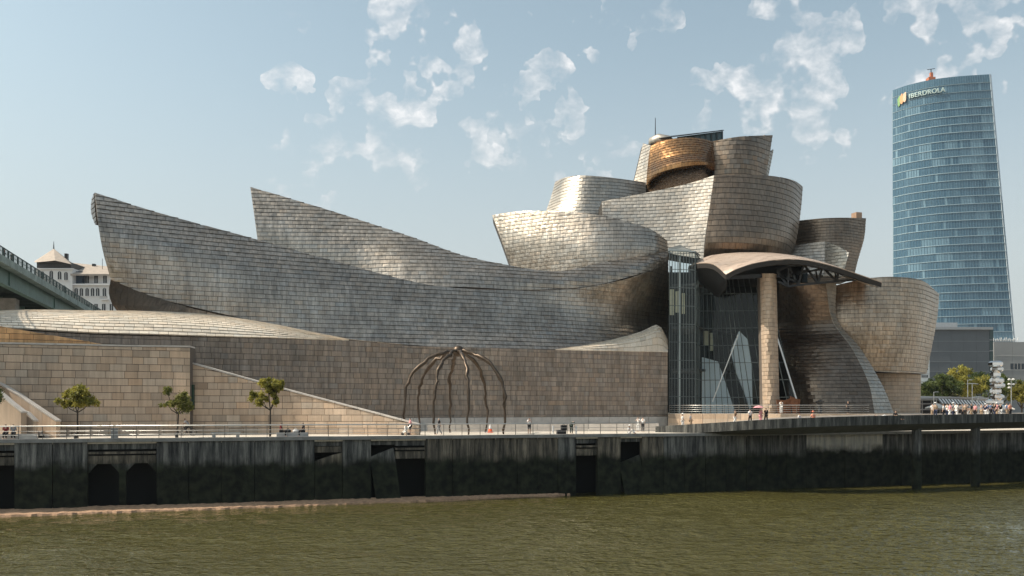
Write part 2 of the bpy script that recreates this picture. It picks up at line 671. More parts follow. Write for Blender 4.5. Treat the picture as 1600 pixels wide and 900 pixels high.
def flush_tiles(tiles, name, field, parent_of, mat_of, limit=300):
    """tiles: list of (points, visible area, tint, key). The `limit` that show largest become objects `name`, the rest one mesh per key"""
    order = sorted(range(len(tiles)), key=lambda i: -tiles[i][1])
    single = set(order[:limit])
    rest = {}
    for i, (pts, ar, t, key) in enumerate(tiles):
        if i in single:
            o = pts.mean(0)
            par = parent_of(key)
            me = bpy.data.meshes.new(name)
            me.from_pydata([tuple(v) for v in pts], [], TILE_F)
            me.update()
            set_tint(me, [t] * 9)
            link_mesh(name, me, par, mat_of(key))
        else:
            rest.setdefault(key, []).append((pts, t))
    for key, lst in rest.items():
        vs, fs, cs = [], [], []
        for pts, t in lst:
            b = len(vs)
            vs += [tuple(v) for v in pts]
            fs += [tuple(b + k for k in f) for f in TILE_F]
            cs += [t] * 9
        me = bpy.data.meshes.new(field)
        me.from_pydata(vs, [], fs)
        me.update()
        set_tint(me, cs)
        o = link_mesh(field, me, parent_of(key), mat_of(key))
        o['kind'] = 'stuff'


def anchor(root, loc):
    """put a thing's Empty at its base; its parts keep their places"""
    loc = Vector(loc)
    root.location = loc
    for c in root.children:
        c.matrix_parent_inverse = Matrix.Translation(-loc)


# ================================================================== THE SETTING
WATER_Z = -6.3


def build_ground():
    # promenade sheet behind the quay
    mb = MB()
    mb.prism([Q(-160, 0.05), Q(330, 0.05), Q(330, 75), Q(-160, 75)], -0.45, 0.0)
    m, nt, b = principled('promenade_paving')
    N, L = nt.nodes, nt.links
    geo = N.new('ShaderNodeNewGeometry')
    mp = N.new('ShaderNodeMapping')
    mp.inputs['Rotation'].default_value = (0, 0, -QANG)
    L.new(geo.outputs['Position'], mp.inputs['Vector'])
    br = N.new('ShaderNodeTexBrick')
    br.inputs['Scale'].default_value = 0.9
    br.inputs['Color1'].default_value = (0.62, 0.55, 0.46, 1)
    br.inputs['Color2'].default_value = (0.55, 0.48, 0.40, 1)
    br.inputs['Mortar'].default_value = (0.30, 0.26, 0.22, 1)
    br.inputs['Mortar Size'].default_value = 0.012
    L.new(mp.outputs[0], br.inputs['Vector'])
    n = N.new('ShaderNodeTexNoise')
    n.inputs['Scale'].default_value = 0.35
    n.inputs['Detail'].default_value = 6
    L.new(geo.outputs['Position'], n.inputs['Vector'])
    mx = N.new('ShaderNodeMixRGB')
    mx.blend_type = 'OVERLAY'
    mx.inputs[0].default_value = 0.35
    L.new(br.outputs['Color'], mx.inputs[1])
    L.new(n.outputs['Fac'], mx.inputs[2])
    L.new(mx.outputs[0], b.inputs['Base Color'])
    b.inputs['Roughness'].default_value = 0.8
    o = mb.build('promenade', m)
    tag(o, 'pale paved riverside promenade behind the quay railing', kind='structure')
    # land beyond
    mb = MB()
    mb.add([Q(-6000, 75, -0.02), Q(6000, 75, -0.02), Q(6000, 9000, -0.02), Q(-6000, 9000, -0.02)], [(0, 1, 2, 3)])
    tag(mb.build('ground', simple('city_ground', (0.16, 0.15, 0.13), 0.9, var=0.2, scale=0.05)), 'city ground beyond the museum', kind='structure')
    # the bank the camera stands on
    mb = MB()
    mb.prism([Q(-700, -84), Q(700, -84), Q(700, -900), Q(-700, -900)], -9, 0.9)
    tag(mb.build('river_bank', simple('bank_paving', (0.30, 0.28, 0.25), 0.9, var=0.2, scale=0.2)), 'paved near river bank', kind='structure')
    # river bed of stone at the foot of the quay
    vs, fs = [], []
    n = 150
    s0, s1 = q_s(-120), q_s(890)
    for i in range(n + 1):
        s = s0 + (s1 - s0) * i / n
        w = 2.5 * (1 - (i / n) ** 2.0) + 0.05 + random.uniform(-.14, .14)
        for k, (t, z) in enumerate(((0.3, 0.42), (-0.55 * w, 0.24), (-0.9 * w, 0.14), (-w, -0.25))):
            vs.append(Q(s, t, WATER_Z + z + random.uniform(-.04, .04)))
    for i in range(n):
        for k in range(3):
            a = i * 4 + k
            fs.append((a, a + 1, a + 5, a + 4))
    mb = MB()
    mb.add(vs, fs)
    tag(mb.build('shore', simple('shingle', (0.36, 0.225, 0.14), 0.95, var=0.4, scale=3.0, bump=0.8, bscale=7)), 'strip of pinkish shingle at the foot of the quay wall', kind='structure')
    # river: real waves near, sheet beyond
    m, nt, b = principled('river_water')
    N, L = nt.nodes, nt.links
    geo = N.new('ShaderNodeNewGeometry')
    n = N.new('ShaderNodeTexNoise')
    n.inputs['Scale'].default_value = 0.06
    n.inputs['Detail'].default_value = 4
    L.new(geo.outputs['Position'], n.inputs['Vector'])
    r = N.new('ShaderNodeValToRGB')
    r.color_ramp.elements[0].color = (0.052, 0.046, 0.013, 1)
    r.color_ramp.elements[1].color = (0.076, 0.068, 0.022, 1)
    L.new(n.outputs['Fac'], r.inputs['Fac'])
    L.new(r.outputs[0], b.inputs['Base Color'])
    b.inputs['Roughness'].default_value = 0.06
    b.inputs['IOR'].default_value = 1.33
    mp = N.new('ShaderNodeMapping')
    mp.inputs['Scale'].default_value = (0.85, 1.15, 1.0)
    mp.inputs['Rotation'].default_value = (0, 0, math.radians(-8))
    L.new(geo.outputs['Position'], mp.inputs['Vector'])
    n2 = N.new('ShaderNodeTexNoise')
    n2.inputs['Scale'].default_value = 1.35
    n2.inputs['Detail'].default_value = 2.5
    n2.inputs['Roughness'].default_value = 0.6
    L.new(mp.outputs[0], n2.inputs['Vector'])
    bp = N.new('ShaderNodeBump')
    bp.inputs['Strength'].default_value = 1.0
    nw = N.new('ShaderNodeTexNoise')
    nw.inputs['Scale'].default_value = 0.045
    nw.inputs['Detail'].default_value = 3
    L.new(mp.outputs[0], nw.inputs['Vector'])
    dr = N.new('ShaderNodeMapRange')
    dr.inputs['From Min'].default_value = 0.35
    dr.inputs['From Max'].default_value = 0.65
    dr.inputs['To Min'].default_value = 0.22
    dr.inputs['To Max'].default_value = 0.62
    L.new(nw.outputs['Fac'], dr.inputs['Value'])
    L.new(dr.outputs[0], bp.inputs['Distance'])
    L.new(n2.outputs['Fac'], bp.inputs['Height'])
    L.new(bp.outputs[0], b.inputs['Normal'])
    nx, ny = 560, 300
    xs = np.linspace(-75, 95, nx)
    ys = 40 + 82 * np.linspace(0, 1, ny) ** 1.25
    X, Y = np.meshgrid(xs, ys)
    Z = np.zeros_like(X)
    g = np.random.default_rng(5)
    for i in range(46):
        lam = 0.75 * 1.08 ** i if i < 34 else g.uniform(1.0, 3.0)
        lam = min(lam, 7.0)
        ang = math.radians(82) + g.normal(0, 0.42)
        amp = 0.0085 * lam ** 0.62
        ph = g.uniform(0, 6.28)
        kx, ky = math.cos(ang) * 6.283 / lam, math.sin(ang) * 6.283 / lam
        mod = 0.6 + 0.4 * np.sin(X * g.uniform(-.12, .12) + Y * g.uniform(-.12, .12) + g.uniform(0, 6))
        Z += amp * mod * np.sin(kx * X + ky * Y + ph)
    patchy = 0.65 + 0.35 * np.sin(X * 0.05 + 1.0 + 1.3 * np.sin(Y * 0.06)) * np.cos(Y * 0.08 + X * 0.03)
    Z = WATER_Z + Z * patchy * 0.8
    edge = np.minimum.reduce([(X - xs[0]) / 4, (xs[-1] - X) / 4, (Y - ys[0]) / 3, (ys[-1] - Y) / 3])
    Z = WATER_Z + (Z - WATER_Z) * np.clip(edge, 0, 1)
    vs = np.stack([X, Y, Z], -1).reshape(-1, 3)
    idx = np.arange(nx * ny).reshape(ny, nx)
    fs = np.stack([idx[:-1, :-1], idx[:-1, 1:], idx[1:, 1:], idx[1:, :-1]], -1).reshape(-1, 4)
    # one sheet: coarse skirt joined to the fine grid's border
    x0, x1, y0, y1 = xs[0], xs[-1], ys[0], ys[-1]
    big = [(-5000, -5000), (5000, -5000), (5000, 5000), (-5000, 5000)]
    base = len(vs)
    far = [(-3000, -60, WATER_Z), (3000, -60, WATER_Z), (3000, 2500, WATER_Z), (-3000, 2500, WATER_Z)]
    vs = np.vstack([vs, np.array(far)])
    me = bpy.data.meshes.new('river')
    polys = [tuple(int(k) for k in f) for f in fs]
    polys += [tuple([base, base + 1] + [int(k) for k in idx[0, ::-1]]), tuple([base + 1, base + 2] + [int(k) for k in idx[::-1, -1]]),
              tuple([base + 2, base + 3] + [int(k) for k in idx[-1, :]]), tuple([base + 3, base] + [int(k) for k in idx[:, 0]])]
    me.from_pydata([tuple(v) for v in vs], [], polys)
    me.update()
    me.polygons.foreach_set('use_smooth', [True] * len(fs) + [False] * 4)
    o = link_mesh('river', me, None, m)
    tag(o, 'olive brown river rippling below the quay wall', kind='structure')


build_ground()


# ------------------------------------------------------------------ quay wall
def quay_material(name, top, low, algae_z=-2.35, lo=.12, mid=.43):
    m, nt, b = principled(name)
    N, L = nt.nodes, nt.links
    geo = N.new('ShaderNodeNewGeometry')
    sep = N.new('ShaderNodeSeparateXYZ')
    L.new(geo.outputs['Position'], sep.inputs[0])
    n0 = N.new('ShaderNodeTexNoise')
    n0.inputs['Scale'].default_value = 0.8
    n0.inputs['Detail'].default_value = 6
    L.new(geo.outputs['Position'], n0.inputs['Vector'])
    ad = N.new('ShaderNodeMath')
    ad.operation = 'MULTIPLY_ADD'
    L.new(n0.outputs['Fac'], ad.inputs[0])
    ad.inputs[1].default_value = 1.7
    L.new(sep.outputs['Z'], ad.inputs[2])
    mr = N.new('ShaderNodeMapRange')
    mr.interpolation_type = 'SMOOTHSTEP'
    mr.inputs['From Min'].default_value = algae_z + 0.35
    mr.inputs['From Max'].default_value = algae_z + 1.5
    L.new(ad.outputs[0], mr.inputs['Value'])
    # rain and rust streaks on the upper concrete
    mp = N.new('ShaderNodeMapping')
    mp.inputs['Scale'].default_value = (1.9, 1.9, 0.16)
    L.new(geo.outputs['Position'], mp.inputs['Vector'])
    n = N.new('ShaderNodeTexNoise')
    n.inputs['Scale'].default_value = 1.0
    n.inputs['Detail'].default_value = 8
    n.inputs['Roughness'].default_value = 0.75
    L.new(mp.outputs[0], n.inputs['Vector'])
    r = N.new('ShaderNodeValToRGB')
    e = r.color_ramp.elements
    e[0].position, e[0].color = 0.38, (top[0] * lo, top[1] * lo * 1.08, top[2] * lo * 1.25, 1)
    e[1].position, e[1].color = 0.66, (top[0] * 1.2, top[1] * 1.2, top[2] * 1.2, 1)
    x = e.new(0.5)
    x.color = (top[0] * mid, top[1] * mid * 1.03, top[2] * mid * 1.07, 1)
    L.new(n.outputs['Fac'], r.inputs['Fac'])
    n4 = N.new('ShaderNodeTexNoise')
    n4.inputs['Scale'].default_value = 1.4
    n4.inputs['Detail'].default_value = 5
    L.new(geo.outputs['Position'], n4.inputs['Vector'])
    r4 = N.new('ShaderNodeValToRGB')
    r4.color_ramp.elements[0].position = .35
    r4.color_ramp.elements[1].position = .68
    r4.color_ramp.elements[0].color = (low[0] * .4, low[1] * .4, low[2] * .4, 1)
    r4.color_ramp.elements[1].color = (low[0] * 2.6, low[1] * 2.5, low[2] * 2.0, 1)
    L.new(n4.outputs['Fac'], r4.inputs['Fac'])
    mx = N.new('ShaderNodeMixRGB')
    L.new(mr.outputs[0], mx.inputs[0])
    L.new(r4.outputs[0], mx.inputs[1])
    L.new(r.outputs[0], mx.inputs[2])
    L.new(mx.outputs[0], b.inputs['Base Color'])
    b.inputs['Roughness'].default_value = 0.85
    b.inputs['Specular IOR Level'].default_value = 0.25
    bp = N.new('ShaderNodeBump')
    bp.inputs['Strength'].default_value = 0.5
    bp.inputs['Distance'].default_value = 0.05
    n5 = N.new('ShaderNodeTexNoise')
    n5.inputs['Scale'].default_value = 6
    n5.inputs['Detail'].default_value = 6
    L.new(geo.outputs['Position'], n5.inputs['Vector'])
    L.new(n5.outputs['Fac'], bp.inputs['Height'])
    L.new(bp.outputs[0], b.inputs['Normal'])
    MATS[name] = m
    return m


QUAY = quay_material('quay_concrete', (0.22, 0.21, 0.19), (0.010, 0.0125, 0.0085))
QUAY_B = quay_material('quay_concrete_brown', (0.27, 0.225, 0.17), (0.010, 0.0125, 0.0085))
QUAY_P = quay_material('quay_concrete_pale', (0.50, 0.46, 0.39), (0.010, 0.012, 0.009), -1.95, .55, .8)
RECESS_SHADE = simple('quay_recess_shade', (0.006, 0.007, 0.007), 0.9)


def build_quay():
    root = empty('quay_wall')
    segs = [(-150, -95, 'p'), (-95, -40, 'p'), (-40, 22, 'open'), (22, 82, 'p'), (82, 137, 'p'), (137, 244, 'open2'), (244, 295, 'p'), (295, 346, 'p'), (346, 398, 'p'), (398, 445, 'p'),
            (445, 492, 'p'), (492, 535, 'low'), (535, 580, 'p'), (580, 618, 'tilt'), (618, 665, 'open'), (665, 707, 'b'), (707, 741, 'b'), (741, 775, 'b'), (775, 808, 'b'),
            (808, 840, 'b'), (840, 872, 'b'), (872, 900, 'p'), (900, 934, 'open'), (934, 970, 'b'), (970, 1003, 'tilt2'), (1003, 1037, 'b')]
    x = 1037
    while x < 1800:
        w = 33 - (x - 1037) * 0.012
        k = 'q' if 1248 <= x <= 1372 else 'p'
        segs.append((x, x + w, k))
        x += w
    ZT, ZB = -0.30, -9.0

    def slab(s0, s1, t0, t1, z0, z1, name, mat, skew=0.0, lean=0.0):
        mb = MB()
        a = [Q(s0 + skew, t0 - lean, z0), Q(s1 + skew, t0 - lean, z0), Q(s1 + skew, t1 - lean, z0), Q(s0 + skew, t1 - lean, z0)]
        b = [Q(s0, t0, z1), Q(s1, t0, z1), Q(s1, t1, z1), Q(s0, t1, z1)]
        mb.hexa(a, b)
        return mb.build(name, mat, root)

    for (a, b, k) in segs:
        s0, s1 = q_s(a) + 0.025, q_s(b) - 0.025
        mat = {'b': QUAY_B, 'q': QUAY_P}.get(k, QUAY)
        jt = random.uniform(-0.04, 0.04)
        if k in 'pbq':
            o = slab(s0, s1, jt, 0.6, ZB, ZT - random.uniform(0, .03), 'wall_panel', mat)
        elif k in ('open', 'open2'):
            slab(s0, s1, 0.25, 0.8, -0.95, ZT, 'top_beam', QUAY)
            slab(s0, s1, -0.02, 0.7, -1.35, -1.15, 'ledge', QUAY_B)
            slab(s0, s1, 0.12, 0.7, -2.2, -1.5, 'cross_beam', QUAY_B)
            if k == 'open2':
                mid = (s0 + s1) / 2
                slab(mid - 0.28, mid + 0.28, 0.2, 0.8, ZB, -2.2, 'pillar', QUAY)
                for q, w in ((s0, 1), (mid - .28, -1), (mid + .28, 1), (s1, -1)):
                    mb = MB()
                    mb.loft([Q(q, .2, -2.2), Q(q + w * .7, .2, -2.2), Q(q, .2, -3.0)], [Q(q, .8, -2.2), Q(q + w * .7, .8, -2.2), Q(q, .8, -3.0)])
                    mb.build('haunch', QUAY, root)
        elif k == 'low':
            slab(s0, s1, 0.3, 0.8, -0.9, ZT, 'top_beam', QUAY)
            slab(s0, s1, 0.35, 0.8, -1.5, -0.95, 'ledge', QUAY_B)
            mb = MB()
            mb.loft([Q(s0, 0.05, ZB), Q(s1, 0.05, ZB), Q(s1, 0.05, -1.55), Q(s1 - .9, 0.05, -1.75), Q(s0, 0.05, -2.3)],
                    [Q(s0, 0.5, ZB), Q(s1, 0.5, ZB), Q(s1, 0.5, -1.55), Q(s1 - .9, 0.5, -1.75), Q(s0, 0.5, -2.3)])
            mb.build('broken_panel', QUAY_B, root)
        else:
            slab(s0, s1, 0.3, 0.8, -0.85, ZT, 'top_beam', QUAY)
            zt = -1.5 if k == 'tilt' else -2.6
            mb = MB()
            sh = 0.9
            mb.loft([Q(s0 + sh, -.45, ZB), Q(s1 + sh, -.45, ZB), Q(s1 - .15, 0.15, zt + .35), Q(s0 - .15, 0.15, zt - .5)],
                    [Q(s0 + sh, 0.0, ZB), Q(s1 + sh, 0.0, ZB), Q(s1 - .15, .5, zt + .35), Q(s0 - .15, .5, zt - .5)])
            mb.build('leaning_panel', QUAY, root)
    # retaining wall (near-black for recess shade) behind the panels and the coping above
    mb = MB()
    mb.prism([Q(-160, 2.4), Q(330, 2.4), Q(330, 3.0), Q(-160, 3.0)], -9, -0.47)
    mb.build('retaining_wall', RECESS_SHADE, root)
    n = 70
    for i in range(n):
        a, b = -40 + i * 2.6, -40 + (i + 1) * 2.6 - 0.02
        mb = MB()
        mb.prism([Q(a, -0.18), Q(b, -0.18), Q(b, 0.55), Q(a, 0.55)], -0.30, 0.012 + random.uniform(0, .006))
        mb.build('coping_slab', CONC, root)
    anchor(root, Q(q_s(700), 0, -6.3))
    tag(root, 'tall stained concrete quay wall with broken openings and dark tidal growth', 'quay wall')


build_quay()


# ------------------------------------------------------------------ hills
def build_hill():
    vs, fs = [], []
    n, m = 60, 14
    prof = []
    for i in range(n + 1):
        px = 1350 + i * 22
        h = 60 + 180 * math.exp(-((px - 1800) / 260) ** 2) + 60 * math.exp(-((px - 2300) / 240) ** 2) + 6 * math.sin(i * 1.7)
        for k in range(m + 1):
            Y = 1900 + k * 90
            f = math.sin(math.pi * k / m)
            vs.append((Gd(px, Y).x, Y, -2 + h * f + random.uniform(-3, 3) * f))
    for i in range(n):
        for k in range(m):
            a = i * (m + 1) + k
            fs.append((a, a + m + 1, a + m + 2, a + 1))
    mb = MB()
    mb.add(vs, fs)
    tag(mb.build('hill', simple('wooded_hill', (0.07, 0.09, 0.05), 0.95, var=0.3, scale=0.02), smooth=True), 'far wooded hill beyond the glass tower', kind='structure')


build_hill()


# ================================================================== MUSEUM
museum = empty('museum_building')
TI_TILES, ST_TILES = [], []
PARTS = {}


def surface(key, rows, mat, thick, tw=0.98, th=0.54, by='z', store='ti', back=None, part_parent=None, tintf=None, inset=0.07, **kw):
    p = Patch(rows)
    body = p.shell(key, thick, back or (JOINT if store == 'ti' else JOINT_S), part_parent or museum, inset=inset)
    PARTS[key] = (body, mat)
    ts = p.tiles(tw, th, by=by, tintf=tintf, **kw)
    (TI_TILES if store == 'ti' else ST_TILES).extend([(a, b, c, key) for a, b, c in ts])
    return p


def W(px, off=0):
    return wallY(px) + off


# -- lower limestone wall
ltop = [(-60, 509), (70, 516), (140, 520), (300, 524), (420, 528), (540, 531.5), (640, 540), (760, 543.5), (880, 547), (1043, 550.5)]
rows = []
for f in (0, 0.5, 1):
    r = []
    for (px, py) in ltop:
        Y = W(px)
        zt = CZ + (HY - py) * Y / FPX
        z = zt * (1 - f) + 1.56 * f
        r.append((px, HY - (z - CZ) * FPX / Y, Y))
    rows.append(r)
surface('lower_wall', rows, STONE_D, 4.0, tw=1.0, th=0.62, store='st', jit=0.004, lip=0.0, rise=0.03, gap=0.018, wvar=0.25, tintf=lambda c: tile_tint(c, 0.085, 0.03))
# plinth course under it
mb = MB()
pts = [(px, W(px, -0.25)) for px in (250, 400, 540, 680, 800, 920, 1043.5)]
for (a, ya), (b, yb) in zip(pts[:-1], pts[1:]):
    for k in range(4):
        f0, f1 = k / 4, (k + 1) / 4 - 0.004
        A, B = Gd(a, ya), Gd(b, yb)
        p0, p1 = A.lerp(B, f0), A.lerp(B, f1)
        m1 = MB()
        d = Vector((0, 2.0, 0))
        m1.hexa([p0 - Vector((0, 0, .1)), p1 - Vector((0, 0, .1)), p1 + d - Vector((0, 0, .1)), p0 + d - Vector((0, 0, .1))],
                [p0 + Vector((0, 0, 1.55)), p1 + Vector((0, 0, 1.55)), p1 + d + Vector((0, 0, 1.55)), p0 + d + Vector((0, 0, 1.55))])
        m1.build('plinth_block', CONC_W, museum)

# -- barrel roof of the long gallery
btop = [(-60, 490), (40, 485), (140, 486), (250, 487.5), (340, 493.5), (420, 506), (480, 518), (545, 531)]
bbot = [510, 514, 520, 523, 526, 528, 530, 532]
bdep = [8, 8, 8, 7.5, 6.5, 4.5, 3, 1]
rows = []
for zf, yf in ((1.0, 1.0), (0.955, 0.62), (0.80, 0.34), (0.5, 0.12), (0.0, -0.03)):
    rows.append([(px, pb + (pt - pb) * zf, W(px) + d * yf) for (px, pt), pb, d in zip(btop, bbot, bdep)])
surface('barrel_roof', rows, TI_SUNLIT, (0, 3.0, -1.5), tw=0.95, th=0.50, by='v', jit=0.006)

# -- front sail (the long curved body)
cols = [150, 250, 390, 520, 660, 760, 880, 960, 1010, 1043]
top = [301, 333, 371, 407, 443, 452, 452, 440, 425, 410]
bot = [437, 467, 500, 527, 541, 544, 547, 548, 549, 549]
offs = [[9, 9, 9, 8, 6, 5, 4, 3, 3, 5], [7, 7, 7, 6.5, 5, 4, 4, 4.5, 6, 8], [7, 7, 6.5, 6, 4.2, 3.2, 3, 4.6, 7.2, 9.5], [7.6, 7.2, 6.6, 5.5, 3, 1.5, 1, 1.2, 2.5, 4]]
left = [148, 153, 161, 173]
rows = []
for k, f in enumerate((0, .34, .68, 1)):
    r = []
    for i, px in enumerate(cols):
        x = left[k] if i == 0 else px
        y = top[i] * (1 - f) + bot[i] * f
        r.append((x, y, W(x, offs[k][i])))
    rows.append(r)
surface('front_sail', rows, TI, 5.0)
# turned edge of the prow
surface('prow_edge', [[(147, 303, 102.6), (148.3, 301, 100.9)], [(143, 318, 102), (149, 322, 100.2)], [(144, 336, 101.5), (150.5, 340, 99.3)], [(149.5, 351, 100), (151.6, 352, 98.9)]], TI_SHADED, 2.0, tw=0.8, th=0.6)
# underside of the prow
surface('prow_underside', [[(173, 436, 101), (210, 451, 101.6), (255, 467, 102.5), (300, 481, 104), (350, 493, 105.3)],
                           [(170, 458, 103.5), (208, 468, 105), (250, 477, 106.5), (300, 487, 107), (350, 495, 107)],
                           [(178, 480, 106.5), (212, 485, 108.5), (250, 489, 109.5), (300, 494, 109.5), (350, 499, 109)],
                           [(196, 496, 108.5), (225, 498, 110), (255, 500, 111), (300, 501, 111), (350, 503, 110)]], TI_SHADED, 3.0, tw=0.95, th=0.5)
# -- rear sail
rc = [391, 480, 560, 640, 720, 797, 870, 930, 1000, 1043]
rt = [292, 318, 343, 369, 398, 415, 424, 412, 401, 392]
rb = [386, 411, 433, 450, 449, 453, 452, 446, 428, 411]
ry0 = [120, 120, 120, 119.5, 119.5, 120.5, 122.5, 124.5, 127.5, 131]
ry1 = [118, 118, 117.5, 115.6, 115.9, 118.3, 120.8, 122.8, 125.8, 130]
rows = []
for f in (0, .5, 1):
    r = []
    for i, px in enumerate(rc):
        x = px + (13 * f if i == 0 else 0)
        r.append((x, rt[i] * (1 - f) + rb[i] * f, ry0[i] * (1 - f) + ry1[i] * f - (0.8 if f == .5 else 0)))
    rows.append(r)
surface('rear_sail', rows, TI, 4.0)
# -- drum above the long body
surface('drum_wall', [
    [(769, 336, 137.5), (800, 331, 135.4), (840, 329.5, 132.8), (880, 330, 130.6), (930, 335, 128.8), (980, 346, 128), (1020, 360, 129), (1042, 376, 132.5)],
    [(784, 376, 136.4), (811, 378, 134.3), (847, 380, 132), (884, 382, 130), (932, 385, 128), (982, 387, 127.6), (1021, 392, 128.8), (1043.5, 402, 132.3)],
    [(803, 430, 136), (828, 432, 134), (858, 434, 132), (890, 434, 130.3), (935, 434, 128.3), (985, 434, 128.4), (1022, 440, 130), (1044.5, 470, 134)]], TI, 6.0)
# -- small curled roof at the foot
surface('curled_roof', [
    [(868, 546.5, W(868, 1.4)), (915, 539, W(915, 2)), (960, 530, W(960, 2.6)), (1000, 519, W(1000, 3)), (1028, 508, W(1028, 3)), (1042.5, 530, W(1042, 3))],
    [(868, 547, W(868, .6)), (915, 542, W(915, .6)), (960, 537, W(960, .6)), (1000, 530, W(1000, .7)), (1030, 522, W(1030, .9)), (1043, 538, W(1043, 1.6))],
    [(868, 547.6, W(868, .05)), (915, 548.2, W(915, 0)), (960, 549, W(960, 0)), (1000, 549.8, W(1000, 0)), (1030, 550.3, W(1030, 0)), (1043.4, 550.8, W(1043, 0))]], TI_SUNLIT, (0, 1.5, 0), tw=0.95, th=0.5, by='v')
# -- upper volumes
surface('upper_drum', [
    [(868, 284, 152), (884, 277, 147.5), (910, 274, 145), (942, 276, 145), (975, 280, 146), (1009, 285, 148)],
    [(860, 312, 151), (878, 312, 146.8), (906, 312, 144.4), (942, 312, 144.5), (975, 314, 145.6), (1009, 316, 147.6)],
    [(848, 345, 150), (868, 345, 146), (900, 346, 144), (940, 348, 144), (975, 350, 145), (1009, 352, 147)]], TI_PALE, 8.0)
surface('upper_wing', [
    [(940, 315, 138.6), (985, 306, 138), (1030, 297, 137.1), (1075, 287, 136), (1116, 274, 134.6)],
    [(941, 332, 137.6), (985, 338, 137.2), (1030, 342, 136.3), (1070, 342, 135.1), (1108, 336, 133.6)],
    [(942, 352, 137), (985, 372, 136.6), (1030, 392, 135.6), (1065, 400, 134.4), (1099, 405, 133.2)]], TI_PALE, 5.0)
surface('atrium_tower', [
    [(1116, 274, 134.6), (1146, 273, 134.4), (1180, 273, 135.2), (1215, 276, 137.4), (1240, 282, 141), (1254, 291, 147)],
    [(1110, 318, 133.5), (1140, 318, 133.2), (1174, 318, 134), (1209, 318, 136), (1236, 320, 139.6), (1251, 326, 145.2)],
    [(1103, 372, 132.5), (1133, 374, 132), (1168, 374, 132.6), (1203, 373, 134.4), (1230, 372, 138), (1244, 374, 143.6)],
    [(1098, 408, 133.6), (1128, 410, 133.8), (1163, 410, 134.4), (1197, 409, 136.4), (1223, 406, 139.6), (1236, 404, 144.2)]], TI_WARM_REFL, 8.0, tw=1.0, th=0.85, stagger=0.35)
surface('golden_tower', [
    [(1017, 228, 150), (1040, 219, 148), (1070, 215, 146.5), (1095, 216.5, 146), (1114, 221, 147)],
    [(1014, 255, 149.5), (1038, 246, 146.2), (1069, 240, 144), (1096, 240, 143.4), (1115, 245, 145.4)],
    [(1011, 282, 149.2), (1036, 272, 145.6), (1067, 264, 143), (1096, 261, 142.8), (1116, 262, 145.4)],
    [(1011, 304, 151), (1034, 301, 157), (1066, 297, 158), (1096, 291, 157), (1117, 282, 151)]], GOLD, 5.0, tw=1.0, th=0.62, by='v', inset=.2, back=GOLD)
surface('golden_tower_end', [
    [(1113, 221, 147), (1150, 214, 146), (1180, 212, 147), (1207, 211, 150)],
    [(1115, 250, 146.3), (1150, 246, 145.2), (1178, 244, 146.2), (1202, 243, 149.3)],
    [(1117, 284, 146), (1150, 283, 145), (1175, 282, 146), (1195, 281, 149)]], TI_WARM_REFL, 5.0, tw=1.1, th=0.8, tintf=lambda c: tile_tint(c, .1, .05))
surface('tower_side_panel', [[(1201, 238, 150.5), (1208.5, 233, 152.5)], [(1196, 280, 150), (1200, 276, 152)]], TI_PALE, 2.0, tw=0.8, th=0.6)
surface('pale_buttress', [[(1005, 224, 153.5), (1017, 227, 150.6)], [(998, 254, 153), (1013, 256, 150)], [(990, 288, 152.5), (1010, 290, 149.8)]], TI_PALE, 3.0, tw=0.9, th=0.6)
mb = MB()
mb.prism([Gd(948, 142), Gd(1090, 139.5), Gd(1235, 147), Gd(1235, 168), Gd(948, 168)], 34.2, 34.6)
mb.build('reflection_slab', simple('reflection_slab_dark', (0.035, 0.034, 0.032), 0.9), museum)  # unseen slab added so the golden underside reflects something dark
# -- volumes right of the atrium
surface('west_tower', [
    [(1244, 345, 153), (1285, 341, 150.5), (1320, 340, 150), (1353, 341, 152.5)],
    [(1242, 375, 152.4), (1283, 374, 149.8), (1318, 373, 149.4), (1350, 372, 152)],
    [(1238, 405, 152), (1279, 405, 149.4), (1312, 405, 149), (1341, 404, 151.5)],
    [(1232, 436, 152), (1273, 436, 149.2), (1304, 436, 149), (1333, 436, 151)]], TI_WARM_REFL, 6.0, tw=0.95, th=0.5)
surface('grey_fold', [[(1240, 384, 144), (1265, 380, 143), (1289, 377, 142)], [(1228, 404, 143), (1258, 404, 142), (1289, 402, 141)], [(1218, 430, 142), (1252, 430, 141), (1288, 430, 140)]], TI, 3.0)
surface('bright_fold', [[(1289, 377, 142), (1308, 384, 140), (1327, 394, 138.5)], [(1288, 404, 141), (1304, 408, 139.4), (1322, 412, 138)], [(1286, 432, 140), (1300, 432, 138.8), (1316, 432, 137.6)]], TI_PALE, 2.0)
mb = MB(); a = P(1338.5, 341.5, 153)
mb.box((a.x, a.y, a.z - .5), 1.15, 1.3, 1.45, 0.3)
mb.build('roof_vent', simple('copper_vent', (0.42, 0.27, 0.18), 0.6, 0.3), museum)
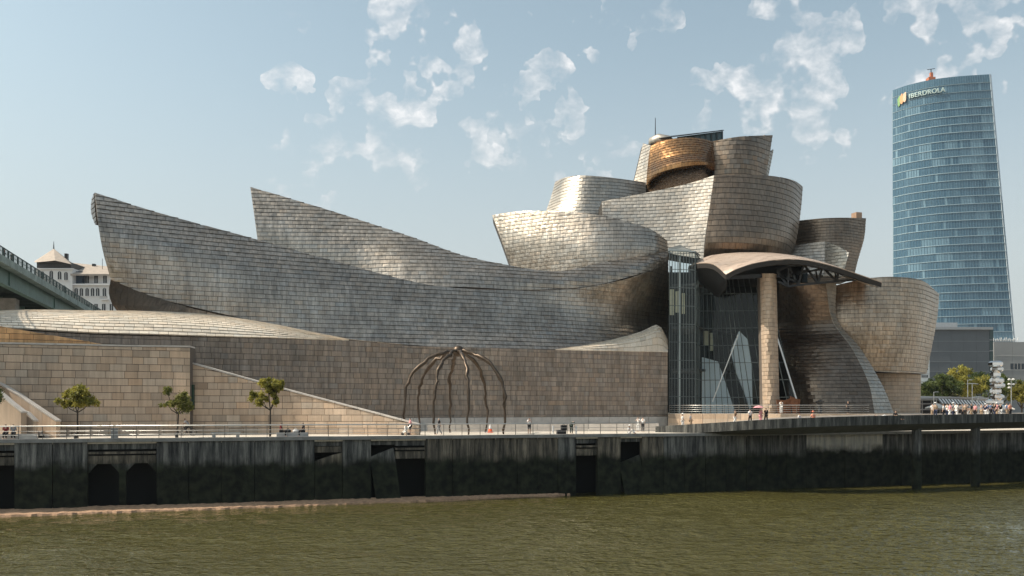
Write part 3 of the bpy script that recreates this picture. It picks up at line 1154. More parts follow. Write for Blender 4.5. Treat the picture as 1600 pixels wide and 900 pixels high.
# -- leaning skirt below the canopy and its bright returned edge
SK = [((1290, 442), (1306, 442)), ((1300, 500), (1308, 500)), ((1331, 545), (1344, 545)), ((1357, 600), (1377, 600)), ((1366, 648), (1397, 648))]
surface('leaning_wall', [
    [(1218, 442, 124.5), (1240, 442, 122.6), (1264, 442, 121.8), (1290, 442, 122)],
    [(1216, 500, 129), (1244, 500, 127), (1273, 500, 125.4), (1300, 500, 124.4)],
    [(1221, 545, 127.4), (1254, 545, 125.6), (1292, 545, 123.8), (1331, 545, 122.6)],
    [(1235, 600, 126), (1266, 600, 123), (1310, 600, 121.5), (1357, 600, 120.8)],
    [(1247.5, 648, 125.2), (1276, 648, 122), (1318, 648, 120.5), (1366, 648, 119.8)]], TI_SHADED, 3.5, tw=1.0, th=0.5)
surface('returned_edge', [[(a[0][0], a[0][1], y), (a[1][0], a[1][1], y + 2.2)] for a, y in zip(SK, (122.0, 124.4, 122.6, 120.8, 119.8))], TI_PALE, 2.0, tw=0.9, th=0.5)
surface('west_drum', [
    [(1296, 448, 128.2), (1330, 440, 127), (1362, 434, 126.3), (1400, 432.5, 126.2), (1440, 438, 129), (1467, 459, 137)],
    [(1298, 510, 128), (1330, 508, 126.9), (1360, 506, 126.2), (1397, 504, 126.2), (1435, 503, 129), (1462.5, 504, 136)],
    [(1320, 577, 129), (1340, 579, 128), (1362, 580, 127.4), (1395, 582, 127.2), (1425, 583, 129.6), (1447, 584.5, 135)]], TI, 7.0, tw=0.98, th=0.62, tintf=lambda c: tuple(np.array(tile_tint(c)) * np.array([1.0, .90, .80, 1])))
surface('west_base', [[(1356, 581, 131), (1385, 582, 130), (1412, 583, 130.5), (1439, 585, 133.5)], [(1356, 615, 131), (1385, 615, 130), (1412, 615, 130.5), (1438.5, 616, 133.5)],
                      [(1356, 650, 131), (1385, 650, 130), (1412, 650, 130.5), (1438, 650, 133.5)]], STONE, 4.0, tw=1.0, th=0.55, store='st', jit=.004, lip=0, rise=.03, gap=.016, wvar=.15)
# -- pier carrying the canopy
surface('stone_pier', [
    [(1187.5, 428, 122.6), (1192, 427, 121.2), (1200, 427, 120.6), (1208, 427, 121.2), (1213, 428, 122.6)],
    [(1190, 540, 122.6), (1194.5, 540, 121.2), (1202.5, 540, 120.6), (1211, 540, 121.2), (1215.5, 540, 122.6)],
    [(1192, 648, 122.6), (1197, 648, 121.2), (1205, 648, 120.6), (1213.5, 648, 121.2), (1218, 648, 122.6)]], STONE, 2.2, tw=0.6, th=0.55, store='st', inset=0.2, jit=.004, lip=0, rise=.03, gap=.016, wvar=.3)


def tiles_parent(key): return PARTS[key][0]
def tiles_mat(key): return PARTS[key][1]


# -- canopy over the terrace
cano = [
    [(1075.5, 416.5, 127), (1100, 402, 129), (1135, 396, 131), (1175, 394.5, 132), (1215, 396, 132), (1255, 402, 132), (1300, 414, 131), (1338, 432, 130)],
    [(1093, 411, 124.2), (1112, 405.5, 125.5), (1147, 400, 126.6), (1185, 397.5, 127.2), (1222, 398.5, 127.4), (1258, 403, 127.4), (1303, 415, 127), (1352, 434, 126.6)],
    [(1115, 413, 121.6), (1130, 411.5, 122), (1160, 406, 122.4), (1195, 401.5, 122.6), (1229, 401.5, 122.7), (1262, 405, 122.7), (1306, 416.5, 122.8), (1365, 437.5, 123.2)],
    [(1134, 429, 119), (1150, 420.5, 118.5), (1175, 412, 118), (1205, 406.5, 118), (1235, 404.5, 118), (1265, 407, 118), (1310, 418, 118.5), (1378, 441, 120)]]
CANOPY = cladding('canopy_metal', (0.52, 0.40, 0.32), 0.55, 0.35, streak=0.12, bump=0.08)
p = Patch(cano)
body = p.shell('canopy', (0, 0.12, -0.62), simple('canopy_fascia', (0.032, 0.027, 0.024), 0.6, 0.3), museum, du=48)
PARTS['canopy'] = (body, CANOPY)
ts = p.tiles(2.4, 1.2, by='v', jit=0.002, lip=0.0, gap=0.004, rise=0.03, tintf=lambda c: tile_tint(c, .03, .01))
CAN_TILES = [(a, b, c, 'canopy') for a, b, c in ts]
flush_tiles(CAN_TILES, 'roof_sheet', 'roof_sheets', tiles_parent, tiles_mat)
p = Patch([[(1076.5, 418.5, 127.1), (1093, 413.5, 124.4), (1115, 416, 121.8), (1133, 432, 119.3)], [(1084, 428, 128), (1102, 434, 126), (1122, 442, 124), (1136, 441, 121.5)],
           [(1092, 438, 129), (1110, 453, 128.6), (1124, 463, 128), (1136, 452, 125)]])
p.shell('canopy_scoop', 1.0, simple('scoop_metal', (0.06, 0.062, 0.066), 0.5, 0.6), museum)
sof = cano[:3] + [[tuple(.75 * np.array(a) + .25 * np.array(b)) for a, b in zip(cano[3], cano[2])]]
p = Patch([[(x, y + 9.5, Y - .1) for x, y, Y in r[1:]] for r in sof])
p.shell('soffit', (0, 0.1, 0.08), simple('soffit_panel', (0.50, 0.40, 0.32), 0.7), museum, du=40)
f = [P(1092, 436, 131.4), P(1255, 436, 130.2), P(1255, 404, 130.2), P(1092, 404, 131.4)]
mb = MB()
mb.loft(f, [q + Vector((0, 8, 0)) for q in f])
mb.build('light_block_header', simple('header_metal', (0.03, 0.032, 0.034), 0.6, .3), museum)  # dark header added to close a bright gap and block light
mb = MB()
mb.bar(P(1134, 434, 121), P(1190, 431, 121.5), 0.35, 0.5)
mb.build('edge_beam', DARKM, museum)
truss = empty('roof_truss'); truss.parent = museum
lo = [(1216, 440), (1231, 447.5), (1247, 445.5), (1278, 442.5), (1307, 439.5), (1346, 436.5)]
hi = [(1214, 424), (1232, 416), (1256, 413), (1285, 417), (1310, 426), (1346, 436)]
prs = [(lo[i], lo[i + 1]) for i in range(5)] + [(hi[i], hi[i + 1]) for i in range(5)]
prs += [(hi[0], lo[1]), (lo[1], hi[1]), (hi[1], lo[2]), (lo[2], hi[2]), (hi[2], lo[3]), (lo[3], hi[3]), (hi[3], lo[4]), (lo[4], hi[4]), ((1214, 431), (1250, 441)), ((1232, 430), (1285, 420)), ((1222, 436), (1262, 421))]
for a, b in prs:
    mb = MB()
    mb.bar(P(a[0], a[1], 121.5), P(b[0], b[1], 121.5), 0.24, 0.26)
    mb.build('strut', DARKM, truss)
for a, b in zip(lo[1:5], hi[1:5]):
    mb = MB()
    mb.bar(P(a[0], a[1], 121.5), P(a[0] - 3, a[1] - 18, 127.5), 0.2)
    mb.build('strut', DARKM, truss)

# -- glass atrium
def glass_mat(name, tintc, refl, rough=0.02):
    m = bpy.data.materials.new(name)
    m.use_nodes = True
    nt = m.node_tree
    N, L = nt.nodes, nt.links
    N.clear()
    o = N.new('ShaderNodeOutputMaterial')
    t = N.new('ShaderNodeBsdfTransparent')
    t.inputs[0].default_value = (*tintc, 1)
    g = N.new('ShaderNodeBsdfGlossy')
    g.inputs['Color'].default_value = (0.85, 0.9, 0.92, 1)
    g.inputs['Roughness'].default_value = rough
    fr = N.new('ShaderNodeFresnel')
    fr.inputs['IOR'].default_value = 1.5
    mul = N.new('ShaderNodeMath')
    mul.operation = 'MULTIPLY_ADD'
    mul.inputs[1].default_value = 0.75
    mul.inputs[2].default_value = refl
    L.new(fr.outputs[0], mul.inputs[0])
    mx = N.new('ShaderNodeMixShader')
    L.new(mul.outputs[0], mx.inputs[0])
    L.new(t.outputs[0], mx.inputs[1])
    L.new(g.outputs[0], mx.inputs[2])
    L.new(mx.outputs[0], o.inputs['Surface'])
    return m


GLASS = glass_mat('atrium_glass', (0.80, 0.86, 0.87), 0.0)
MULL = simple('mullion_steel', (0.10, 0.12, 0.12), 0.5, 0.3)


def curtain(name, bl, br, tr, tl, nx, ny, glass, mull, w=0.065):
    part = empty(name); part.parent = museum
    c = [P(*q) for q in (bl, br, tr, tl)]
    def S(u, v): return (c[0] * (1 - u) + c[1] * u) * (1 - v) + (c[3] * (1 - u) + c[2] * u) * v
    nrm = (c[1] - c[0]).cross(c[3] - c[0]).normalized()
    if nrm.y > 0: nrm = -nrm
    for j in range(ny):
        for i in range(nx):
            e = 0.012
            q = [S((i + e) / nx, (j + e) / ny), S((i + 1 - e) / nx, (j + e) / ny), S((i + 1 - e) / nx, (j + 1 - e) / ny), S((i + e) / nx, (j + 1 - e) / ny)]
            tilt = nrm * random.uniform(-.012, .012)
            mb = MB()
            mb.add([q[0] + tilt, q[1] - tilt, q[2], q[3]], [(0, 1, 2, 3)])
            mb.build('pane', glass, part)
    for i in range(nx + 1):
        mb = MB()
        mb.bar(S(i / nx, 0) + nrm * .05, S(i / nx, 1) + nrm * .05, w, 0.16)
        mb.build('mullion', mull, part)
    for j in range(ny + 1):
        mb = MB()
        mb.bar(S(0, j / ny) + nrm * .03, S(1, j / ny) + nrm * .03, 0.10, w * 1.3)
        mb.build('transom', mull, part)
    return part


curtain('stair_glazing', (1045.5, 648, 126), (1086, 648, 125), (1086, 394, 125), (1046, 392, 126), 9, 9, GLASS, MULL)
curtain('stair_glazing_return', (1086.2, 648, 125), (1093, 648, 130.5), (1093, 404, 130.5), (1086.2, 394, 125), 3, 9, GLASS, MULL)
curtain('atrium_glazing', (1093, 648, 130.5), (1176, 648, 127.5), (1144, 432, 128.5), (1093, 432, 130.5), 9, 8, GLASS, MULL)
curtain('sloping_glazing', (1176, 648, 127.5), (1247, 648, 124.6), (1196, 431, 126.5), (1144, 432, 128.5), 6, 8, GLASS, MULL)
mb = MB()
mb.loft([P(1044, 392, 126.3), P(1086.5, 394, 124.8), P(1094, 400, 131), P(1063, 385, 131)], [P(1044, 388, 126.3), P(1086.5, 392, 124.8), P(1094, 398, 131), P(1063, 382.5, 131)])
mb.build('stair_roof', simple('zinc_roof', (0.25, 0.27, 0.27), 0.4, 0.6), museum)
# inside: back walls near-black for shade, white sheets for sky reflections, lift core, braces
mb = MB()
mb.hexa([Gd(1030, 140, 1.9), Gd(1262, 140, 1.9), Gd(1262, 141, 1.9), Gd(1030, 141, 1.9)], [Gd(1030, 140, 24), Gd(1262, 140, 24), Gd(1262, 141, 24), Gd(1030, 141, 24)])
mb.build('inner_wall', simple('inner_shade_dark', (0.018, 0.022, 0.022), 0.9), museum)  # near-black colour carries the dimness of the interior
for z in (8.1, 14.2, 20.3):
    mb = MB()
    mb.hexa([Gd(1050, 129.5, z), Gd(1085, 128.5, z), Gd(1150, 139, z), Gd(1050, 139, z)], [Gd(1050, 129.5, z + .35), Gd(1085, 128.5, z + .35), Gd(1150, 139, z + .35), Gd(1050, 139, z + .35)])
    mb.build('light_block_floor', simple('inner_slab', (0.06, 0.062, 0.06), 0.8), museum)  # floors added to keep light out of the interior
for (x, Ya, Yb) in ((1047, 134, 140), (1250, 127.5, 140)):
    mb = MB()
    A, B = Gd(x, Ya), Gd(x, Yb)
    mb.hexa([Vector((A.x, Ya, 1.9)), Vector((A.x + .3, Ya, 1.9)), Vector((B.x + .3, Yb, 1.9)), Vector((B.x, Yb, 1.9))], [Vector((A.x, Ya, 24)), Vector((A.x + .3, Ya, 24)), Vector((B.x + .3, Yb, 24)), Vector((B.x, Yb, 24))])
    mb.build('light_block_wall', simple('inner_shade_dark', (0.018, 0.022, 0.022), 0.9), museum)  # side walls added to block light, near-black like the back wall
SKY_REFL = simple('sky_reflection_white', (0.84, 0.88, 0.93), 0.6, var=0.04)  # bluish white stands in for sky reflected in the glass
for poly in ([(1097, 646), (1149, 646), (1136, 605), (1122, 565), (1108, 561), (1097, 558)], [(1172, 640), (1176, 632), (1174, 560), (1168, 530), (1155, 517), (1142, 547), (1150, 580), (1164, 615)]):
    f = [P(x, y, 131.4 - (x - 1095) * .035) for x, y in poly]
    mb = MB()
    mb.loft(f, [q + Vector((.3, 1.6, 0)) for q in f])
    mb.build('reflection_sheet', SKY_REFL, museum)
CRM = simple('inner_cream', (0.66, 0.60, 0.42), 0.7)
for (x0, x1, y0, y1, Y) in ((1047, 1053, 452, 492, 129), (1056, 1061, 455, 488, 129), (1066, 1070, 458, 490, 129), (1100, 1108, 513, 540, 133), (1110, 1114, 520, 548, 133)):
    mb = MB()
    f = [P(x0, y1, Y), P(x1, y1, Y), P(x1, y0, Y), P(x0, y0, Y)]
    mb.loft(f, [q + Vector((0, .4, 0)) for q in f])
    mb.build('inner_panel', CRM, museum)
for a, b, w in (((1154, 522, 126.6), (1113, 628, 127.5), .13), ((1214, 527, 123.8), (1248, 636, 123.2), .2), ((1062, 400, 127.5), (1062, 648, 127.5), .22)):
    mb = MB()
    mb.bar(P(*a), P(*b), w)
    mb.build('brace', STEEL, museum)
# -- skylight and mast on top
sky = empty('roof_skylight'); sky.parent = museum
mb = MB()
mb.loft([P(1029, 217, 149), P(1129, 204.5, 150), P(1131, 204.5, 156), P(1040, 214.5, 156)], [P(1029, 215.8, 149), P(1129, 202.8, 150), P(1131, 202.8, 156), P(1040, 213, 156)])
mb.build('skylight_roof', DARKM, sky)
for i in range(9):
    f = i / 8
    xx = 1060 + 69 * f
    mb = MB()
    mb.bar(P(xx, 213.5 - 9 * f + 0.6, 150), P(xx, 224, 150), 0.14)
    mb.build('skylight_post', DARKM, sky)
mb = MB()
mb.loft([P(1058, 226, 150.3), P(1129, 226, 150.4), P(1129, 205, 150.4), P(1058, 214, 150.3)], [P(1058, 226, 153), P(1129, 226, 153), P(1129, 206, 153), P(1058, 214.5, 153)])
mb.build('skylight_glass', simple('skylight_dark_glass', (0.05, 0.09, 0.10), 0.08), sky)
mb = MB()
mb.tube([P(1017, 231, 153), P(1020, 222, 152.5), P(1030, 218, 151.5), P(1044, 219, 151), P(1054, 224, 150.8)], [.5, .9, 1.0, .8, .4], 10)
o = mb.build('roof_duct', TI_PALE, museum, smooth=True)
set_tint(o.data, [(1, 1, 1, 1)] * len(o.data.vertices))
mb = MB()
mb.tube([P(1024, 222, 153), P(1024, 184, 153)], [.10, .05], 6)
mb.build('mast', DARKM, museum)
# -- terrace in front of the atrium
TZ = 2.0
tp = [(1044, 122.2), (1098, 119.6), (1220, 115), (1300, 116.2), (1396, 118)]
poly = [Gd(x, y) for x, y in tp] + [Gd(1440, 134), Gd(1440, 140), Gd(1030, 140), Gd(1044, 124.5)]
mb = MB()
mb.prism(poly, -0.1, TZ)
mb.build('terrace', simple('terrace_stone', (0.47, 0.42, 0.36), 0.85, var=.12, scale=.8), museum)
for (a, ya), (b, yb) in zip(tp[:-1], tp[1:]):
    A, B = Gd(a, ya), Gd(b, yb)
    n = max(1, int((B - A).length / 1.5))
    d = (B - A).normalized()
    out = Vector((d.y, -d.x, 0)) * 0.05
    for j in range(3):
        for i in range(n):
            f0, f1 = i / n + .004, (i + 1) / n - .004
            z0, z1 = j * .66 + .01, (j + 1) * .66 - .005
            p0, p1 = A.lerp(B, f0), A.lerp(B, f1)
            mb = MB()
            mb.hexa([p0 + Vector((0, 0, z0)), p1 + Vector((0, 0, z0)), p1 + out + Vector((0, 0, z0)), p0 + out + Vector((0, 0, z0))],
                    [p0 + Vector((0, 0, z1)), p1 + Vector((0, 0, z1)), p1 + out + Vector((0, 0, z1)), p0 + out + Vector((0, 0, z1))])
            o = mb.build('terrace_block', STONE, museum)
            set_tint(o.data, [stone_tint(None)] * 8)
flush_tiles(TI_TILES, 'titanium_panel', 'panel_field', tiles_parent, tiles_mat)
flush_tiles(ST_TILES, 'stone_block', 'stone_field', tiles_parent, tiles_mat)
anchor(museum, Gd(800, 125))
tag(museum, 'sprawling museum of curved titanium clad volumes over limestone walls and a glass atrium', 'museum')


# ================================================================== ANNEX: limestone terrace walls, ramp and stairs
def stone_wall(name, rows, thick, label, cat, tw=1.3, th=0.70, mat=None, wvar=0.3, cap=True, tintf=None):
    root = empty(name)
    p = Patch(rows, nu=60, nv=40)
    body = p.shell('wall_core', thick, JOINT_S, root)
    ts = p.tiles(tw, th, tintf=tintf or stone_tint, jit=0.004, lip=0, rise=0.03, gap=0.017, wvar=wvar)
    flush_tiles([(a, b, c, 0) for a, b, c in ts], 'stone_block', 'stone_field', lambda k: body, lambda k: mat or STONE)
    if cap:
        r = p.g[0]
        t = np.array(thick)
        idx = list(range(0, len(r), 6))
        if idx[-1] != len(r) - 1:
            idx.append(len(r) - 1)
        for a, b in zip(idx[:-1], idx[1:]):
            A, B = Vector(r[a]), Vector(r[b])
            B = A.lerp(B, 0.985)
            f = Vector((0, -0.10, 0.02))
            k = Vector(t) + Vector((0, 0.05, 0.02))
            h = Vector((0, 0, 0.16))
            mb = MB()
            mb.hexa([A + f, B + f, B + k, A + k], [A + f + h, B + f + h, B + k + h, A + k + h])
            mb.build('coping_stone', CONC_W, root)
    anchor(root, p.g[-1, 0])
    tag(root, label, cat)
    return root


def vrows(pts, z0=0.0, n=3):
    """vertical wall rows from (px, top z, depth)"""
    rows = []
    for f in np.linspace(0, 1, n):
        rows.append([(px, HY - (zt * (1 - f) + z0 * f - CZ) * FPX / Y, Y) for px, zt, Y in pts])
    return rows


stone_wall('terrace_wall', vrows([(-75, 8.62, 82), (100, 8.70, 85.9), (200, 8.72, 88), (297, 8.78, 90)]), (-0.15, 1.9, 0), 'tall limestone block wall behind the round-crowned promenade tree', 'wall',
           tintf=lambda c: tile_tint(c, 0.10, 0.03))
stone_wall('ramp_wall', vrows([(295, 7.25, 91.0), (380, 5.75, 92.3), (450, 4.48, 92.9), (520, 3.25, 92.2), (590, 2.05, 91.0), (655, 0.95, 89.4)]), (0, 0.8, 0),
           'limestone wall with a pale sloping top descending to the promenade', 'wall', tw=1.25, th=0.66)
# slot window where they meet
mb = MB()
a = P(296, 601, 90.4); b = P(296, 640, 90.4)
mb.box((a.x + .1, 90.75, b.z), 0.55, 0.3, a.z - b.z)
tag(mb.build('slot_window', simple('green_slot_glass', (0.03, 0.06, 0.045), 0.15)), 'narrow dark green slot window in the limestone corner', 'window')
# parapet with warm reflected light in its colour, behind the terrace wall
stone_wall('warm_lit_parapet', [[(-75, 500, 84.6), (0, 509.5, 86.3), (70, 521.5, 88), (160, 537.5, 90)], [(-75, 552, 84.5), (0, 552, 86.2), (70, 552, 87.9), (160, 552, 89.9)]], (0, 0.8, 0),
           'wedge of stone parapet toned by painted warm light rising behind the terrace wall', 'parapet', tw=1.6, th=0.55, mat=STONE_WARMLIT, cap=False)


def stair_parapet(name, pts, Y, thick, label):
    root = empty(name)
    YY = [Y - (x - pts[0][0]) * .018 for x, _ in pts]
    lo = [Gd(x, y_, 0) for (x, _), y_ in zip(pts, YY)]
    hi = [P(x, y, y_) for (x, y), y_ in zip(pts, YY)]
    d = Vector((-0.1, thick, 0))
    for i in range(len(pts) - 1):
        mb = MB()
        q = [lo[i], lo[i + 1] - Vector((.01, 0, 0)), hi[i + 1] - Vector((.01, 0, 0)), hi[i]]
        mb.loft(q, [v + d for v in q])
        o = mb.build('wall_slab', STONE, root)
        set_tint(o.data, [stone_tint(None)] * len(o.data.vertices))
        f, h = Vector((0, -.05, .01)), Vector((0, 0, .14))
        e = Vector((.05, 0, 0)) if i == len(pts) - 2 else Vector((-.01, 0, 0))
        mb = MB()
        mb.hexa([hi[i] + f, hi[i + 1] + f + e, hi[i + 1] + d + e - f, hi[i] + d - f], [hi[i] + f + h, hi[i + 1] + f + h + e, hi[i + 1] + d + h + e - f, hi[i] + d + h - f])
        mb.build('coping_stone', CONC_W, root)
    anchor(root, lo[-1])
    tag(root, label, 'stair wall')


stair_parapet('stair_wall', [(-70, 560), (-30, 594), (0, 618), (16, 631.5), (33, 645.5)], 80.4, 1.1, 'nearest sloping stone stair wall at the edge of the promenade')
stair_parapet('stair_wall', [(24, 640), (40, 646), (52.5, 659)], 80.6, 0.9, 'short low stair wall stepping down from the nearest stair wall')
stair_parapet('stair_wall', [(-10, 596), (27, 617.5), (45, 630), (66, 644), (87.5, 659)], 83.0, 1.0, 'farther sunlit sloping stair wall in front of the limestone block')
st = empty('stone_steps')
for i in range(11):
    mb = MB()
    x = Gd(84, 82.2).x - i * 0.40
    mb.box((x - 1.0, 82.15, 0.003), 2.0, 1.55, 0.165 * (i + 1))
    mb.build('step', CONC_W, st)
anchor(st, Gd(80, 82.1))
tag(st, 'flight of pale stone steps between the two sloping walls', 'steps')
# small door sign plate on the end of the stair wall
sg = empty('toilet_sign')
mb = MB(); c = P(35.5, 656, 80.34)
mb.box((c.x, 80.36, c.z - .25), 0.62, 0.05, 0.5); mb.build('plate', WHITE, sg)
for dx in (-.13, .13):
    mb = MB()
    mb.lathe([(0.001, -.02), (.04, 0), (.055, .04), (.04, .08), (.001, .10)], 8, (c.x + dx, 80.32, c.z + .03))
    mb.box((c.x + dx, 80.32, c.z - .18), .12, .02, .19)
    mb.build('pictogram', BLACK, sg)
anchor(sg, (c.x, 80.36, c.z - .25))
tag(sg, 'small white sign with two dark figures on the stair wall', 'sign')

# ================================================================== RAILINGS
def railing(name, path, h, posts_every, rails, label, rr=0.024, top=0.04, post_w=0.045, mat=STEEL):
    root = empty(name)
    pts = [Vector(p) for p in path]
    for z, r in rails + [(h, top)]:
        mb = MB()
        mb.tube([p + Vector((0, 0, z)) for p in pts], r, 8)
        mb.build('rail', mat, root, smooth=True)
    acc, nxt = 0.0, 0.0
    for a, b in zip(pts[:-1], pts[1:]):
        L_ = (b - a).length
        while nxt <= acc + L_ + 1e-6:
            p = a.lerp(b, (nxt - acc) / L_)
            mb = MB()
            mb.box((p.x, p.y, p.z), post_w, post_w * 1.3, h - top * .8, QANG)
            mb.build('post', simple('railing_post', (.16, .145, .13), .45, .6), root)
            nxt += posts_every
        acc += L_
    anchor(root, pts[0])
    tag(root, label, 'railing')
    return root


railing('quay_railing', [Q(q_s(-90), 0.22, 0.015), Q(q_s(1027), 0.22, 0.015)], 1.10, 1.86, [(0.66, 0.02), (0.33, 0.02)], 'long steel railing with thin posts along the quay edge', top=0.055)
railing('terrace_railing', [Gd(x, y + .35, TZ) for x, y in [(1046, 122.2), (1098, 119.8), (1220, 115.1), (1300, 116.3), (1358, 117.4)]], 1.12, 1.9, [(0.28, .018), (0.56, .018), (0.84, .018)], 'steel railing along the raised terrace before the atrium', top=.035)

# low parapet that runs along the inner edge of the promenade
def strip_wall(name, pts, h, w, mat, label, cat, z0=0.0):
    root = empty(name)
    for (a, b) in zip(pts[:-1], pts[1:]):
        A, B = Vector(a), Vector(b)
        n = max(1, int((B - A).length / 3))
        d = (B - A).normalized(); s = Vector((-d.y, d.x, 0)) * w
        for i in range(n):
            p, q = A.lerp(B, i / n), A.lerp(B, (i + 1) / n - .006)
            mb = MB()
            mb.hexa([p, q, q + s, p + s], [p + Vector((0, 0, h)), q + Vector((0, 0, h)), q + s + Vector((0, 0, h)), p + s + Vector((0, 0, h))])
            mb.build('wall_block', mat, root)
    anchor(root, pts[0])
    tag(root, label, cat)


strip_wall('low_parapet', [Gd(668, 104, 0), Gd(800, 105, 0), Gd(920, 105.2, 0), Gd(1030, 104.5, 0)], 0.94, 0.45, CONC_W, 'low pale parapet wall crossing the promenade behind the bronze frame', 'parapet')


# ================================================================== CURVED WALKWAY
def build_walkway():
    root = empty('footbridge')
    ctl = [(1024, 100.5, .66), (1110, 96.2, 1.10), (1200, 94.0, 1.50), (1310, 94.4, 1.78), (1430, 97.2, 1.95), (1520, 100.5, 2.02), (1600, 104.5, 2.08), (1700, 110.5, 2.1), (1800, 118, 2.1)]
    w = np.array([[*Gd(x, y)[:2], z] for x, y, z in ctl])
    c = catmull(w, 81)
    par_h, depth, wid = 0.55, 0.85, 4.6
    fr, bk = [], []
    for i in range(81):
        d = c[min(i + 1, 80)] - c[max(i - 1, 0)]
        d[2] = 0
        d /= np.linalg.norm(d)
        nrm = np.array([-d[1], d[0], 0])
        fr.append(c[i]); bk.append(c[i] + nrm * wid)
    fr, bk = np.array(fr), np.array(bk)

    def ribbon(secs, name, mat, a=0, b=81):
        """secs: function i -> list of points of the cross-section, swept and capped"""
        vs, fs = [], []
        k = len(secs(a))
        for i in range(a, b):
            vs += [tuple(p) for p in secs(i)]
        m = b - a
        for i in range(m - 1):
            for j in range(k):
                fs.append((i * k + j, (i + 1) * k + j, (i + 1) * k + (j + 1) % k, i * k + (j + 1) % k))
        fs.append(tuple(range(k)))
        fs.append(tuple(reversed(range((m - 1) * k, m * k))))
        mb = MB(); mb.add([Vector(v) for v in vs], fs)
        return mb.build(name, mat, root)

    up = np.array([0, 0, 1.0])
    def dirn(i): return (bk[i] - fr[i]) / wid
    WALK = quay_material('walkway_shaded_concrete', (0.15, 0.145, 0.13), (0.15, 0.145, 0.13), -20)  # dark base colour carries the shade on the river side
    def hull(i):
        e = min(1.0, max(0.12, (i - 2) / 22))
        f, b_, n = fr[i], bk[i], dirn(i)
        return [f - up * .55, b_ - up * .55, b_ - up * 1.0, f + n * (wid * .68) - up * (1.0 + .75 * e), f + n * (wid * .32) - up * (1.0 + .75 * e), f + n * .1 - up * .98]
    ribbon(hull, 'girder', simple('walkway_girder', (0.07, 0.07, 0.065), 0.85, var=.25, scale=.8))
    for k in range(16):
        a, b = k * 5, k * 5 + 6
        ribbon(lambda i: [fr[i] - up * .97, fr[i] + dirn(i) * .3 - up * .97, fr[i] + dirn(i) * .3, fr[i]], 'parapet_panel', WALK, a, b)
        ribbon(lambda i: [bk[i] - dirn(i) * .3 - up * .97, bk[i] - up * .97, bk[i] + up * .05, bk[i] - dirn(i) * .3 + up * .05], 'parapet_panel', CONC_W, a, b)  # pale material gives the far parapet its sunlit look
    ribbon(lambda i: [fr[i] + dirn(i) * .31 - up * .53, bk[i] - dirn(i) * .31 - up * .53, bk[i] - dirn(i) * .31 - up * .5, fr[i] + dirn(i) * .31 - up * .5], 'deck', PAVE)
    for px in (1451.5, 1545, 1660):
        i = int(np.argmin(abs(c[:, 0] / c[:, 1] * FPX + CX - px)))
        q = fr[i] + dirn(i) * 1.6
        mb = MB()
        mb.lathe([(.50, -9.2), (.50, q[2] - 1.7), (.62, q[2] - 1.6), (.62, q[2] - 1.2)], 20, (q[0], q[1], 0))
        mb.build('pier', QUAY, root, smooth=False)
    anchor(root, c[0])
    tag(root, 'concrete footbridge with a shade-toned side curving out over the river on round piers', 'footbridge')
    def deck_at(px, back=1.4):
        i = int(np.argmin(abs(c[:, 0] / c[:, 1] * FPX + CX - px)))
        q = fr[i] + dirn(i) * back
        f = q[1] / 1.0
        return Vector((q[0], q[1], fr[i][2] - .5))
    return deck_at


deck_at = build_walkway()


